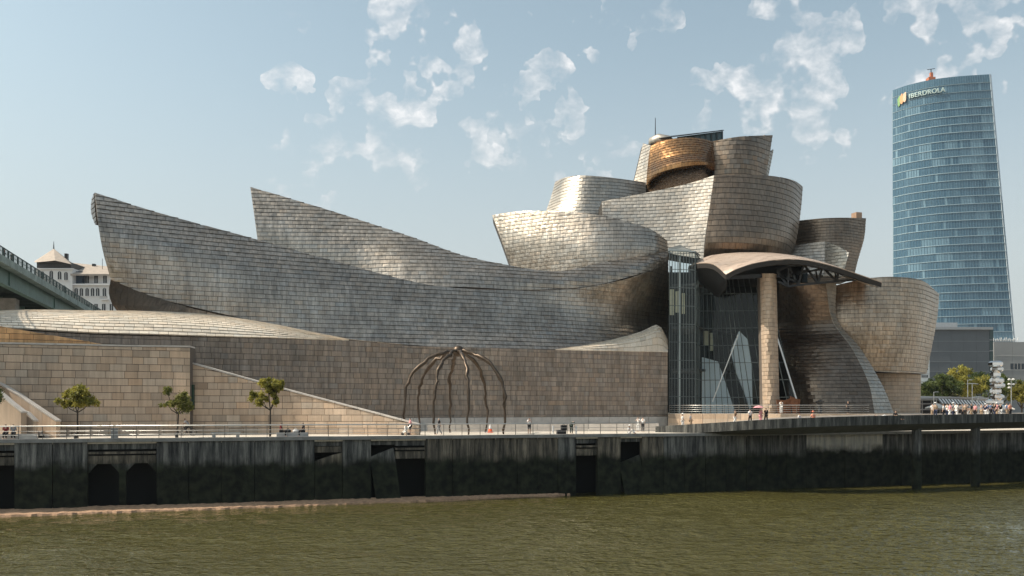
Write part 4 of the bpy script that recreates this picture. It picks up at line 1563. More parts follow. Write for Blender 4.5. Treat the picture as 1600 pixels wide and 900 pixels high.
# ================================================================== ROAD BRIDGE AT THE LEFT
def build_bridge():
    root = empty('road_bridge')
    A, B = Vector((-68.57, 120, 0)), Vector((-86.6, 183.6, 0))
    d = (B - A).normalized()
    left = Vector((-d.y, d.x, 0))
    zt = 23.45
    def at(s, l, z): 
        q = A + d * s + left * l
        return Vector((q.x, q.y, z))
    s0, s1 = -36, 95
    GREEN = simple('green_bridge_steel', (0.075, 0.135, 0.115), 0.55, 0.1, var=0.25, scale=0.6)
    def beam(name, l0, l1, z0, z1, mat, a=s0, b=s1):
        mb = MB()
        mb.hexa([at(a, l0, z0), at(b, l0, z0), at(b, l1, z0), at(a, l1, z0)], [at(a, l0, z1), at(b, l0, z1), at(b, l1, z1), at(a, l1, z1)])
        return mb.build(name, mat, root)
    FAS = simple('bridge_edge', (0.22, 0.27, 0.25), 0.8, var=.35, scale=.5, bump=.2)
    for k in range(22):
        a = s0 + k * 6
        beam('edge_slab', 0, 1.2, zt - 1.0, zt, FAS, a, a + 5.97)
    beam('deck', 1.22, 23, zt - .5, zt - .05, simple('asphalt', (.05, .05, .05), .9))
    for l in (1.6, 8.5, 15, 22):
        beam('girder', l, l + .5, zt - 3.0, zt - .55, GREEN)
        beam('girder_flange', l - .25, l + .75, zt - 3.15, zt - 3.0, GREEN)
    for k in range(26):
        a = s0 + 2 + k * 5
        beam('cross_girder', 2.12, 22, zt - 2.2, zt - .52, simple('bridge_shade_steel', (.04, .06, .055), .7), a, a + .3)
        if k % 6 == 3:
            beam('stiffener', 1.45, 1.6, zt - 3.0, zt - 1.0, GREEN, a, a + .12)
    DG = simple('dark_green_rail', (0.02, 0.04, 0.035), 0.5, .2)
    mb = MB(); mb.bar(at(s0, .35, zt + 1.28), at(s1, .35, zt + 1.28), .14, .10); mb.build('rail', DG, root)
    mb = MB(); mb.bar(at(s0, .35, zt + .14), at(s1, .35, zt + .14), .09, .09); mb.build('rail', DG, root)
    n = int((s1 - s0) / 2.6)
    for k in range(n + 1):
        s = s0 + k * 2.6
        mb = MB(); mb.box(at(s, .35, zt), .16, .16, 1.27); mb.build('post', DG, root)
        if k < n:
            mb = MB()
            for j in range(1, 5):
                p = at(s + j * 2.6 / 5, .35, zt + .16)
                mb.box(p, .05, .05, 1.08)
            mb.bar(at(s, .35, zt + .7), at(s + 2.6, .35, zt + .7), .05)
            o = mb.build('baluster_panel', DG, root)
    for s in (25, 72):
        mb = MB()
        mb.hexa([at(s, 4, -.02), at(s + 2.5, 4, -.02), at(s + 2.5, 20, -.02), at(s, 20, -.02)], [at(s, 4, zt - 3.16), at(s + 2.5, 4, zt - 3.16), at(s + 2.5, 20, zt - 3.16), at(s, 20, zt - 3.16)])
        mb.build('pier', CONC, root)
    anchor(root, at(20, 10, 0))
    tag(root, 'green steel road bridge crossing high over the end of the museum', 'bridge')
    return lambda s, l: at(s, l, zt)


bridge_at = build_bridge()


# ================================================================== APARTMENT HOUSE BEHIND THE BRIDGE
def build_house():
    root = empty('apartment_house')
    Y = 262.0
    WALL = simple('white_render', (0.72, 0.69, 0.66), 0.85, var=.05, scale=.3)
    ROOF = simple('roof_tiles', (0.40, 0.33, 0.27), 0.85, var=.2, scale=.8)
    DK = simple('house_window', (0.02, 0.02, 0.022), 0.15)
    def block(x0, x1, y0, y1, Ya, Yb, name, mat):
        a, b, c, e = P(x0, y1, Ya), P(x1, y1, Ya), P(x1, y0, Ya), P(x0, y0, Ya)
        dd = Vector((0, Yb - Ya, 0))
        mb = MB(); mb.loft([a, b, c, e], [a + dd, b + dd, c + dd, e + dd])
        return mb.build(name, mat, root)
    base = HY + CZ * FPX / Y
    block(56, 113, 419, base, Y, Y + 22, 'tower_wall', WALL)
    block(113.05, 186, 444, base, Y + 1, Y + 22, 'wing_wall', WALL)
    block(126, 186, 428, 443.8, Y + 4, Y + 22, 'attic_wall', WALL)
    block(113.1, 128, 424, 443.9, Y + 2.2, Y + 12, 'tarpaulin', simple('blue_tarpaulin', (0.03, 0.05, 0.075), .6))
    block(57.5, 111, 410, 418.6, Y + .6, Y + 20, 'lantern_band', simple('dark_lantern', (.03, .028, .025), .5))
    # hipped tower roof
    mb = MB()
    ev = [P(54, 410, Y - .6), P(86, 407, Y - 2), P(112, 413, Y - .6), P(113, 411, Y + 22), P(54, 408, Y + 22)]
    ap = P(84, 388.5, Y + 8)
    mb.add(ev + [ap], [(0, 1, 5), (1, 2, 5), (2, 3, 5), (3, 4, 5), (4, 0, 5), (4, 3, 2, 1, 0)])
    mb.build('tower_roof', ROOF, root)
    mb = MB(); mb.tube([P(84, 389.5, Y + 8), P(84, 377, Y + 8)], [.22, .06], 6); mb.build('finial', DK, root)
    mb = MB()
    r = [P(110, 428, Y - .5), P(188, 428, Y + 3.5), P(188, 418, Y + 14), P(112, 410.5, Y + 14)]
    mb.loft(r, [q - Vector((0, 0, .5)) for q in r]); mb.build('wing_roof', ROOF, root)
    block(55, 114.5, 419.2, 420.6, Y - .6, Y, 'cornice', WALL)
    block(112, 187, 443.2, 445.6, Y + .2, Y + .99, 'cornice', WALL)
    def win(x, y0, y1, w, Yf, arch):
        h = MB()
        pts = [P(x - w / 2, y1, Yf), P(x + w / 2, y1, Yf)]
        if arch:
            r_ = w / 2
            for k in range(7):
                t = math.pi * k / 6
                pts.append(P(x + r_ * math.cos(t), y0 + r_ - r_ * math.sin(t), Yf))
        else:
            pts += [P(x + w / 2, y0, Yf), P(x - w / 2, y0, Yf)]
        h.loft(pts, [q + Vector((0, .5, 0)) for q in pts])
        o = h.build('window', DK, root)
        m = MB(); m.bar(P(x, y0 + .6, Yf - .05), P(x, y1, Yf - .05), .09); m.build('frame', WHITE, o)
        m = MB(); a, b = P(x - w / 2 - .5, y1, Yf - .2), P(x + w / 2 + .5, y1, Yf - .2)
        m.bar(a, b, .3, .15); m.build('sill', WALL, o)
    for x, y0, y1 in ((66, 424, 436), (80, 423, 436), (93, 424, 437), (103, 425, 438)):
        win(x, y0, y1, 5.5, Y - .06, True)
    for x in (136, 150, 164, 178):
        win(x, 431, 443, 5.5, Y + 3.9, False)
    for x in (119, 127, 136, 144.5, 152.5, 163, 175):
        win(x, 450, 463, 5.2, Y + .9, True)
    for x in (86, 100):
        win(x, 446, 458, 5, Y - .06, True)
    for x in (122, 136, 150, 162, 174):
        win(x, 475, 486, 5.2, Y + .9, False)
    for x in (163,):
        m = MB(); a = P(x, 469, Y + .3); m.box((a.x, Y + .3, a.z), 2.2, 1.3, .18); m.build('balcony_floor', WALL, root)
        m = MB()
        for k in range(9):
            m.bar((a.x - 1.05 + k * .262, Y - .3, a.z + .18), (a.x - 1.05 + k * .262, Y - .3, a.z + 1.1), .04)
        m.bar((a.x - 1.1, Y - .3, a.z + 1.1), (a.x + 1.1, Y - .3, a.z + 1.1), .06)
        m.build('balcony_rail', BLACK, root)
    for x, y in ((104, 400), (147, 416)):
        a = P(x, y, Y + 12); m = MB(); m.box((a.x, a.y, a.z - 2.5), .9, .9, 3.2); m.build('chimney', DK, root)
    m = MB(); m.tube([P(160, 424, Y + 8), P(160, 404, Y + 8)], .07, 5); m.build('aerial', DK, root)
    anchor(root, Gd(115, Y + 8, -.02))
    tag(root, 'white apartment house with a hipped corner tower and arched windows', 'house')


build_house()


# ================================================================== GLASS OFFICE TOWER
def build_tower():
    root = empty('office_tower')
    hz = [(1395, 499), (1420, 507.5), (1458, 516), (1500, 521), (1546, 524)]
    ZT = CZ + 524 * 410 / FPX
    def rightpx(z):
        f = (ZT - z) / ZT
        return 1546 + 47 * f ** 0.92
    ctl = np.array([[(px - 1395) / 151, 410 * 524 / h] for px, h in hz])
    us = np.linspace(0, 1, 41)
    Ys = np.interp(us, np.linspace(0, 1, 200), np.interp(np.linspace(0, 1, 200), ctl[:, 0], catmull(ctl, 200)[np.searchsorted(catmull(ctl, 200)[:, 0], ctl[:, 0]).clip(0, 199), 1]))
    cc = catmull(ctl, 200)
    Ys = np.interp(us, cc[:, 0], cc[:, 1])
    def pt(u, z, out=0.0):
        i = np.interp(u, us, Ys)
        px = 1395 + (rightpx(z) - 1395) * u + (1 if z < 100 else 0)
        q = Gd(px, i, z)
        return q + Vector((-.05, -out, 0))
    def tower_glass(name, a, b, rough):
        m, nt, bs = principled(name)
        N, L = nt.nodes, nt.links
        at = N.new('ShaderNodeAttribute'); at.attribute_name = 'tint'
        mx = N.new('ShaderNodeMixRGB')
        L.new(at.outputs['Fac'], mx.inputs[0])
        mx.inputs[1].default_value = (*a, 1); mx.inputs[2].default_value = (*b, 1)
        L.new(mx.outputs[0], bs.inputs['Base Color'])
        bs.inputs['Roughness'].default_value = rough
        bs.inputs['Specular IOR Level'].default_value = 0.75
        bs.inputs['Metallic'].default_value = 0.0
        return m
    TG = tower_glass('tower_glass', (0.030, 0.090, 0.145), (0.18, 0.29, 0.36), 0.10)
    SL = simple('tower_slab_edge', (0.34, 0.45, 0.50), 0.4, var=.05)
    MU = simple('tower_mullion', (0.16, 0.27, 0.32), 0.4, .3)
    FL = 3.68
    nfl = 42
    z = ZT
    NP = 40
    bays = [0, 5, 10, 15, 20, 25, 30, 35, 40]
    for fl in range(nfl):
        z1 = ZT - fl * FL
        z0 = z1 - FL
        if z0 < 0: z0 = 0
        if z1 <= 0: break
        for bi in range(8):
            vs, fs, cs = [], [], []
            blind = random.random()
            top = fl < 3
            for k in range(bays[bi], bays[bi + 1]):
                u0, u1 = us[k], us[k + 1]
                t = 0.30 + random.uniform(-.05, .05) if top else (random.uniform(.55, .9) if blind < .18 else (random.uniform(0.05, .22) if blind > .45 else random.uniform(.15, .38)))
                if random.random() < .04: t = random.uniform(.5, 1.0)
                b = len(vs)
                zz0, zz1 = z0 + .28, z1 - .02
                j = random.uniform(-.03, .03)
                vs += [pt(u0, zz0, 0), pt(u1, zz0, j), pt(u1, zz1, 0), pt(u0, zz1, -j)]
                fs.append((b, b + 1, b + 2, b + 3))
                cs += [(t, t, t, 1)] * 4
                b = len(vs)
                w = .12
                c0, c1 = pt(u1, zz0, .12), pt(u1, zz1, .12)
                vs += [c0 + Vector((-w, 0, 0)), c0 + Vector((w, 0, 0)), c1 + Vector((w, 0, 0)), c1 + Vector((-w, 0, 0)), c0 + Vector((-w, .2, 0)), c0 + Vector((w, .2, 0)), c1 + Vector((w, .2, 0)), c1 + Vector((-w, .2, 0))]
                fs += [(b, b + 1, b + 2, b + 3), (b + 1, b + 5, b + 6, b + 2), (b + 4, b, b + 3, b + 7)]
                cs += [(.55, .55, .55, 1)] * 8
            mb = MB(); mb.add(vs, fs)
            o = mb.build('window_bay', TG, root)
            set_tint(o.data, cs)
        mb = MB()
        h = 0.24 if fl > 2 else .13
        lo = [pt(u, z0 - .02, .3) for u in us]; hi = [pt(u, z0 + h - .02, .3) for u in us]
        bk = [pt(u, z0 + h - .02, -.4) for u in us]; bl = [pt(u, z0 - .02, -.4) for u in us]
        n = len(us)
        vs = lo + hi + bk + bl
        fs = []
        for a_, b_ in ((0, 1), (1, 2), (2, 3), (3, 0)):
            for i in range(n - 1):
                fs.append((a_ * n + i, a_ * n + i + 1, b_ * n + i + 1, b_ * n + i))
        mb.add(vs, fs)
        mb.build('slab_edge', SL, root)
    # body behind
    def ring(zz): 
        f = [pt(u, zz, -.5) for u in us]
        return f + [Gd(rightpx(zz) - 2 + 6, 424, zz), Gd(rightpx(zz) - 22, 448, zz), Gd(1480, 466, zz), Gd(1418, 455, zz)]
    mb = MB(); mb.loft(ring(0), ring(ZT - .6))
    mb.build('tower_core', simple('tower_side_glass', (0.28, 0.36, 0.40), 0.25), root)
    mb = MB()
    for z0 in (0,):
        mb.loft([pt(1, 0, .3), pt(1, 0, .3) + Vector((1.3, 1.0, 0)), pt(1, ZT, .3) + Vector((1.3, 1.0, 0)), pt(1, ZT, .3)], [pt(1, 0, -2), pt(1, 0, -2) + Vector((1.3, 0, 0)), pt(1, ZT, -2) + Vector((1.3, 0, 0)), pt(1, ZT, -2)])
    mb.build('side_face_strip', simple('tower_sky_pale', (0.55, 0.60, 0.63), 0.4), root)  # narrow side face; pale sky reflection put into its colour
    # lettering on the crown
    cu = bpy.data.curves.new('letters', 'FONT')
    cu.body = 'IBERDROLA'
    cu.size = 3.05
    cu.extrude = 0.25
    cu.offset = 0.02
    cu.space_character = 1.06
    tmp = bpy.data.objects.new('letters', cu)
    COL.objects.link(tmp)
    bpy.context.view_layer.update()
    me = bpy.data.meshes.new_from_object(tmp.evaluated_get(bpy.context.evaluated_depsgraph_get()))
    bpy.data.objects.remove(tmp)
    wid = max(v.co.x for v in me.vertices)
    def onface(px, z, out):
        u = (px - 1395) / (rightpx(z) - 1395)
        return pt(u, z, out)
    zl = CZ + (HY - 155.5) * 424 / FPX
    x0, x1 = 1418.3, 1475.5
    for v in me.vertices:
        f = v.co.x / wid
        q = onface(x0 + (x1 - x0) * f, zl + v.co.y, .9 + v.co.z)
        v.co = q
    me.update()
    o = link_mesh('lettering', me, root, simple('sign_letters', (0.45, 0.54, 0.51), 0.4, .2))
    # leaf emblem: three overlapping drops
    def drop(cx, cz, w, h, ang, mat, out):
        pts = []
        for k in range(20):
            t = 2 * math.pi * k / 20
            x = math.cos(t) * w * (0.75 - .45 * math.sin(t)) if math.sin(t) > 0 else math.cos(t) * w * .75
            y = math.sin(t) * h
            pts.append((x * math.cos(ang) - y * math.sin(ang) + cx, x * math.sin(ang) + y * math.cos(ang) + cz))
        f = [onface(a, zl + b, out + .35) for a, b in pts]
        g = [onface(a, zl + b, out) for a, b in pts]
        mb = MB(); mb.loft(list(reversed(f)), list(reversed(g)))
        mb.build('emblem_leaf', mat, root)
    drop(1403.5, .3, 3.6, 2.2, 1.1, simple('emblem_green', (.25, .42, .16), .4), .7)
    drop(1407.0, .9, 3.4, 2.5, -.25, simple('emblem_orange', (.75, .38, .18), .4), 1.1)
    drop(1411.2, 1.3, 3.2, 2.6, -.7, simple('emblem_peach', (.78, .52, .36), .4), 1.5)
    # maintenance cradle on the roof
    cr = simple('cradle_orange', (.48, .16, .08), .6)
    a = onface(1459, ZT, -3)
    mb = MB(); mb.box((a.x, a.y, ZT - .6), 3.2, 3, 2.3); mb.box((a.x + .3, a.y, ZT + 1.72), 1.2, 1.2, 2.4); mb.build('cradle', cr, root)
    mb = MB(); mb.bar((a.x + .2, a.y, ZT + 4.1), (a.x + .2, a.y, ZT + 5.8), .3); mb.bar((a.x - 1.6, a.y, ZT + 5.6), (a.x + 2, a.y, ZT + 6.1), .22); mb.build('jib', DARKM, root)
    anchor(root, Gd(1480, 430, -.02))
    tag(root, 'tall curved blue glass office tower with lettering on its crown', 'tower')


build_tower()


# ================================================================== LOW BUILDINGS AT THE RIGHT
def grey_block(name, x0, x1, ytop, Y, depth, mat, lines, label, linemat, windows=()):
    root = empty(name)
    z = CZ + (HY - ytop) * Y / FPX
    A, B = Gd(x0, Y), Gd(x1, Y)
    n = len(lines) + 1
    zs = [-.02] + [CZ + (HY - y) * Y / FPX for y in sorted(lines, reverse=True)] + [z]
    for a, b in zip(zs[:-1], zs[1:]):
        m = 5
        for k in range(m):
            p, q = A.lerp(B, k / m), A.lerp(B, (k + 1) / m - .0015)
            mb = MB()
            dd = Vector((0, depth, 0))
            mb.hexa([p + Vector((0, 0, a)), q + Vector((0, 0, a)), q + dd + Vector((0, 0, a)), p + dd + Vector((0, 0, a))],
                    [p + Vector((0, 0, b - .06)), q + Vector((0, 0, b - .06)), q + dd + Vector((0, 0, b - .06)), p + dd + Vector((0, 0, b - .06))])
            mb.build('wall_panel', mat, root)
    for a in zs[1:-1]:
        mb = MB(); mb.bar(A + Vector((0, -.04, a - .03)), B + Vector((0, -.04, a - .03)), .12, .16); mb.build('joint_band', linemat, root)
    for (wx0, wx1, wy0, wy1) in windows:
        mb = MB(); p, q = P(wx0, wy1, Y - .06), P(wx1, wy0, Y - .06)
        f = [p, Vector((q.x, p.y, p.z)), q, Vector((p.x, p.y, q.z))]
        mb.loft(f, [v + Vector((0, .04, 0)) for v in f]); w_ = mb.build('window', simple('block_window', (.03, .04, .05), .12), root)
        for k in range(1, 5):
            xx = p.x + (q.x - p.x) * k / 5
            mb = MB(); mb.bar((xx, Y - .09, p.z), (xx, Y - .09, q.z), .09); mb.build('frame', linemat, w_)
    anchor(root, Gd((x0 + x1) / 2, Y + depth / 2, -.02))
    tag(root, label, 'building')
    return root


gb = grey_block('office_block', 1446, 1546, 515, 300, 40, simple('slate_cladding', (0.105, 0.115, 0.125), .7, var=.08, scale=.2), [533, 549, 565, 580, 596], 'dark grey windowless block in front of the glass tower', simple('slate_joint', (.20, .21, .22), .6))
anchor_loc = gb.location.copy()
for (x0, x1, y0, y1, Y, dp, mt, nm) in ((1446, 1552, 511, 514.9, 299, 42, simple('parapet_grey', (.30, .31, .32), .7), 'roof_parapet'), (1458, 1496, 504, 511, 306, 12, simple('plant_grey', (.36, .37, .38), .7), 'plant_room'),
                                  (1546.2, 1552, 514.95, 648, 300.2, 40, simple('glazed_end', (.03, .06, .06), .15), 'glazed_corner')):
    mb = MB(anchor_loc)
    f = [P(x0, y1, Y), P(x1, y1, Y), P(x1, y0, Y), P(x0, y0, Y)]
    mb.loft(f, [v + Vector((0, dp, 0)) for v in f]); mb.build(nm, mt, gb)
for k in range(6):
    mb = MB(anchor_loc); mb.bar(P(1546, 531 + k * 17, 300.1), P(1552, 531 + k * 17, 300.1), .2, .35); mb.build('glazing_bar', simple('slate_joint', (.2, .21, .22)), gb)
grey_block('office_block', 1553, 1700, 534, 320, 40, simple('pale_cladding', (0.30, 0.295, 0.285), .7, var=.06, scale=.2), [556, 578, 600], 'pale grey office block beside the dark grey block', simple('pale_joint', (.48, .47, .45), .6), [(1579, 1606, 568, 577)])
grey_block('pale_office', 1438, 1452.5, 548, 240, 16, simple('white_office', (0.58, 0.60, 0.60), .7, var=.05, scale=.2), [560, 572, 584, 596], 'narrow white office beside the limestone base of the museum', simple('white_joint', (.35, .37, .38), .6),
           [(1440, 1450, 562, 566), (1440, 1450, 574, 578), (1440, 1450, 586, 590)])

# white roof sign on the pale block
rs = empty('roof_sign', P(1571, 533.4, 321))
for k in range(15):
    h = random.uniform(.7, 1.5)
    mb = MB(); x = -4.2 + k * .6
    mb.bar((x, 0, 0), (x + random.uniform(-.35, .35), 0, h), .16); mb.build('stroke', WHITE, rs)
mb = MB(); mb.bar((-4.6, 0, .1), (4.8, 0, .1), .12); mb.build('frame', STEEL, rs)
tag(rs, 'white rooftop sign of thin strokes on the pale grey block', 'sign')


# ================================================================== TREES
def leaf_mat(name, a, b):
    m, nt, bs = principled(name)
    N, L = nt.nodes, nt.links
    at = N.new('ShaderNodeAttribute'); at.attribute_name = 'tint'
    mx = N.new('ShaderNodeMixRGB')
    L.new(at.outputs['Fac'], mx.inputs[0])
    mx.inputs[1].default_value = (*a, 1); mx.inputs[2].default_value = (*b, 1)
    L.new(mx.outputs[0], bs.inputs['Base Color'])
    bs.inputs['Roughness'].default_value = 0.6
    N2 = N.new('ShaderNodeBsdfTranslucent')
    L.new(mx.outputs[0], N2.inputs['Color'])
    ms = N.new('ShaderNodeMixShader'); ms.inputs[0].default_value = 0.45
    L.new(bs.outputs[0], ms.inputs[1]); L.new(N2.outputs[0], ms.inputs[2])
    L.new(ms.outputs[0], nt.nodes['Material Output'].inputs['Surface'])
    return m


LEAF_Y = leaf_mat('olive_leaves', (0.15, 0.155, 0.025), (0.46, 0.40, 0.08))
LEAF_D = leaf_mat('dark_leaves', (0.030, 0.055, 0.016), (0.13, 0.16, 0.04))
LEAF_M = leaf_mat('green_leaves', (0.09, 0.11, 0.025), (0.34, 0.32, 0.08))
LEAF_G = leaf_mat('golden_leaves', (0.09, 0.10, 0.015), (0.26, 0.22, 0.03))
BARK = simple('bark', (0.055, 0.042, 0.032), 0.9, var=.3, scale=8, bump=.4)


def make_tree(name, base, lobes, trunk_h, trunk_r, leaf, n_leaves, size, label, group=None, limbs=True):
    """lobes: (dx, dy, z, rx, ry, rz, weight) clumps of the crown around the base"""
    root = empty(name, base)
    mb = MB()
    k = random.uniform(-.12, .12)
    mb.tube([(0, 0, -.05), (k * .3, 0, trunk_h * .4), (k, .03, trunk_h)], [trunk_r * 1.25, trunk_r, trunk_r * .8], 8)
    for (dx, dy, z, rx, ry, rz, w) in lobes:
        m_ = Vector((k, .03, trunk_h * .97))
        e = Vector((dx, dy, z))
        mid = m_.lerp(e, .5) + Vector((dx * .12, dy * .12, -.12 * (z - trunk_h)))
        mb.tube([m_, mid, e], [trunk_r * .62, trunk_r * .42, trunk_r * .2], 6)
        for q in range(3):
            t = e + Vector((random.uniform(-rx, rx), random.uniform(-ry, ry), random.uniform(0, rz))) * .7
            mb.tube([mid.lerp(e, .6), e.lerp(t, .5) + Vector((0, 0, .05)), t], [trunk_r * .28, trunk_r * .18, trunk_r * .08], 5)
    mb.build('trunk', BARK, root)
    g = np.random.default_rng(random.randrange(10 ** 6))
    vs, fs, cs = [], [], []
    tw = sum(l[6] for l in lobes)
    for (dx, dy, z, rx, ry, rz, w) in lobes:
        ncl = max(5, int(26 * w / tw * len(lobes) ** .5))
        for c in range(ncl):
            d = g.normal(size=3); d /= np.linalg.norm(d)
            rad = g.uniform(.25, 1.0) ** .6
            cc = np.array([dx, dy, z]) + d * np.array([rx, ry, rz]) * rad
            cr = g.uniform(.22, .42) * min(rx, rz) + .05
            tone = g.uniform(0.1, .9)
            for q in range(int(n_leaves * w / tw / ncl)):
                p = cc + g.normal(size=3) * cr * .55
                a = g.normal(size=3); a /= np.linalg.norm(a)
                b = np.cross(a, g.normal(size=3)); b /= np.linalg.norm(b) + 1e-6
                s = size * g.uniform(.6, 1.3)
                o = len(vs)
                vs += [tuple(p - a * s), tuple(p + b * s * .45), tuple(p + a * s), tuple(p - b * s * .45)]
                fs.append((o, o + 1, o + 2, o + 3))
                t = min(1, max(0, tone + g.uniform(-.25, .25)))
                cs += [(t, t, t, 1)] * 4
    me = bpy.data.meshes.new('crown')
    me.from_pydata(vs, [], fs); me.update(); set_tint(me, cs)
    link_mesh('crown', me, root, leaf)
    tag(root, label, 'tree', group)
    return root


def prom(px, t):
    s = q_s(px)
    q = Q(s, t)
    for _ in range(8):
        q = Q(s, t)
        cur = CX + q.x / q.y * FPX
        s += (px - cur) * q.y / FPX
    return Q(s, t)


GT = 'young trees along the quay promenade'
make_tree('plane_tree', prom(121, 1.9), [(-1.1, 0, 3.1, .8, .7, .45, 1), (-.5, .3, 3.75, .8, .8, .6, 1.3), (.3, -.2, 4.05, .9, .8, .65, 1.5), (1.0, 0, 3.2, .85, .8, .5, 1.2), (.1, 0, 3.3, 1.0, .9, .5, 1.2)], 2.35, .085, LEAF_Y, 7500, .135,
          'young tree with a round full crown before the limestone block', GT)
make_tree('plane_tree', prom(277, 1.9), [(-.95, 0, 4.3, .42, .4, .42, .7), (-1.0, .2, 3.05, .75, .5, .3, .7), (.15, 0, 3.0, .75, .7, .6, 1.6), (.6, -.1, 3.55, .55, .5, .55, 1.2), (1.0, 0, 2.9, .45, .4, .45, .7)], 2.2, .085, LEAF_M, 3600, .12,
          'thin young tree with a ragged sparse crown beside the slot window', GT)
make_tree('plane_tree', prom(422, 1.9), [(-.2, 0, 5.0, 1.0, .8, .4, 1.5), (.75, 0, 4.95, .95, .8, .36, 1.3), (-1.25, 0, 3.75, .75, .7, .5, 1.2), (-.7, .2, 3.3, .7, .6, .4, .9), (.35, 0, 3.4, .6, .5, .45, .8), (-.1, 0, 4.3, .8, .6, .4, 1.0), (.4, .1, 4.5, .8, .6, .4, 1.0)], 2.55, .09, LEAF_Y, 7500, .135,
          'tallest young tree with a layered two tier crown by the sloping wall', GT)
make_tree('plane_tree', prom(-24, 1.9), [(-.6, 0, 3.6, .9, .8, .6, 1), (.5, 0, 3.9, .9, .8, .6, 1), (1.0, 0, 3.6, .6, .5, .6, .8)], 2.4, .085, LEAF_D, 3200, .11,
          'young tree at the edge of the picture above the stairs', GT)
GB = 'park trees behind the cafe'
for (px, Y, h, w, lf, lab) in ((1452, 178, 6.0, 3.0, LEAF_D, 'small dark park tree against the narrow white office'), (1476, 182, 7.0, 4.2, LEAF_D, 'broad dark green park tree above the cafe roof'),
                               (1502, 186, 8.6, 4.6, LEAF_Y, 'tallest olive green park tree in front of the dark grey block'), (1530, 190, 7.6, 4.4, LEAF_D, 'dark park tree behind the polished steel column'),
                               (1562, 196, 7.4, 4.2, LEAF_D, 'dark park tree between the steel column and the globe lamp'), (1597, 165, 5.6, 3.2, LEAF_G, 'yellow green park tree cut off by the picture edge'),
                               (1620, 205, 9.0, 4.6, LEAF_D, 'tall dark tree at the picture edge below the pale grey block'), (1520, 168, 3.2, 2.4, LEAF_G, 'low yellow green bushy tree between the two tall lamps')):
    h *= 1.36; w *= 1.12
    L_ = []
    for q in range(8):
        a = q * 2.4 + random.uniform(0, 1)
        r = w * .55 * (0.3 + .7 * (q % 3) / 2)
        L_.append((math.cos(a) * r, math.sin(a) * r, h * random.uniform(.45, .86), w * .42, w * .42, h * .16, 1))
    L_.append((0, 0, h * .9, w * .4, w * .4, h * .12, 1.2))
    make_tree('park_tree', Gd(px, Y), L_, h * .36, .16, lf, 7000, .24, lab, GB)


# ================================================================== CAFE, PARASOLS, LAMPS
def build_cafe():
    root = empty('cafe_pavilion')
    Y = 152.0
    z = lambda y: CZ + (HY - y) * Y / FPX
    mb = MB(); f = [P(1436, 650, Y + .5), P(1545, 650, Y + 2), P(1545, 626, Y + 2), P(1436, 626, Y + .5)]
    mb.loft(f, [v + Vector((0, 6, 0)) for v in f]); mb.build('wall', simple('cafe_dark_wall', (.05, .042, .038), .6), root)
    mb = MB(); f = [P(1434, 626, Y - .5), P(1508, 624, Y - 1), P(1545, 627, Y + 2), P(1545, 624.5, Y + 9), P(1434, 621.5, Y + 9)]
    mb.loft([v + Vector((0, 0, .35)) for v in f][::-1], f[::-1]); mb.build('roof', simple('cafe_roof', (.34, .30, .27), .8), root)
    for k in range(7):
        x = 1441 + k * 14
        mb = MB(); mb.bar(P(x, 648, Y - .1), P(x, 626, Y - .1), .12); mb.build('post', simple('cafe_post', (.4, .34, .3), .6), root)
    for y in (631, 640):
        mb = MB(); mb.bar(P(1437, y, Y - .2), P(1510, y - .5, Y - .3), .14, .18); mb.build('rail', simple('cafe_post', (.4, .34, .3), .6), root)
    anchor(root, Gd(1480, Y))
    tag(root, 'low dark cafe pavilion with a flat roof behind the parasols', 'pavilion')
    # striped awning
    aw = empty('striped_awning')
    A, B = P(1464, 623, 148), P(1546, 627.5, 150)
    n = 34
    for k in range(n):
        p, q = A.lerp(B, k / n), A.lerp(B, (k + .97) / n)
        mt = WHITE if k % 2 else simple('awning_dark', (.10, .085, .08), .7)
        mb = MB(); dn = Vector((0, -1.2, -.75))
        mb.hexa([p, q, q + dn, p + dn], [p + Vector((0, 0, .06)), q + Vector((0, 0, .06)), q + dn + Vector((0, 0, .06)), p + dn + Vector((0, 0, .06))])
        mb.build('stripe', mt, aw)
    for k in range(6):
        p = A.lerp(B, k / 5)
        mb = MB(); mb.bar((p.x, p.y + .1, 0), (p.x, p.y + .1, p.z), .09); mb.build('post', STEEL, aw)
    anchor(aw, Gd(1505, 149))
    tag(aw, 'long black and white striped awning over the cafe tables', 'awning')


build_cafe()


def parasol(px, Y, r, ztop, label):
    root = empty('parasol', Gd(px, Y))
    mb = MB(); mb.tube([(0, 0, 0), (0, 0, ztop)], .05, 6); mb.build('pole', STEEL, root)
    mb = MB()
    n = 8
    ring = [Vector((r * math.cos(2 * math.pi * k / n + .39), r * math.sin(2 * math.pi * k / n + .39), ztop - .62)) for k in range(n)]
    low = [v - Vector((0, 0, .16)) for v in ring]
    ap = Vector((0, 0, ztop + .05))
    mb.add(ring + [ap] + low, [(k, (k + 1) % n, n) for k in range(n)] + [(n + 1 + k, n + 1 + (k + 1) % n, (k + 1) % n, k) for k in range(n)])
    mb.build('canopy', simple('cream_canvas', (.80, .73, .64), .8, var=.04), root)
    mb = MB()
    for k in range(n):
        mb.bar((0, 0, ztop - .5), ring[k] * .97 + Vector((0, 0, -.02)), .03)
    mb.build('ribs', STEEL, root)
    mb = MB(); mb.box((0, 0, 0), .7, .7, .08); mb.build('foot', CONC, root)
    tag(root, label, 'parasol', 'cream parasols outside the cafe')


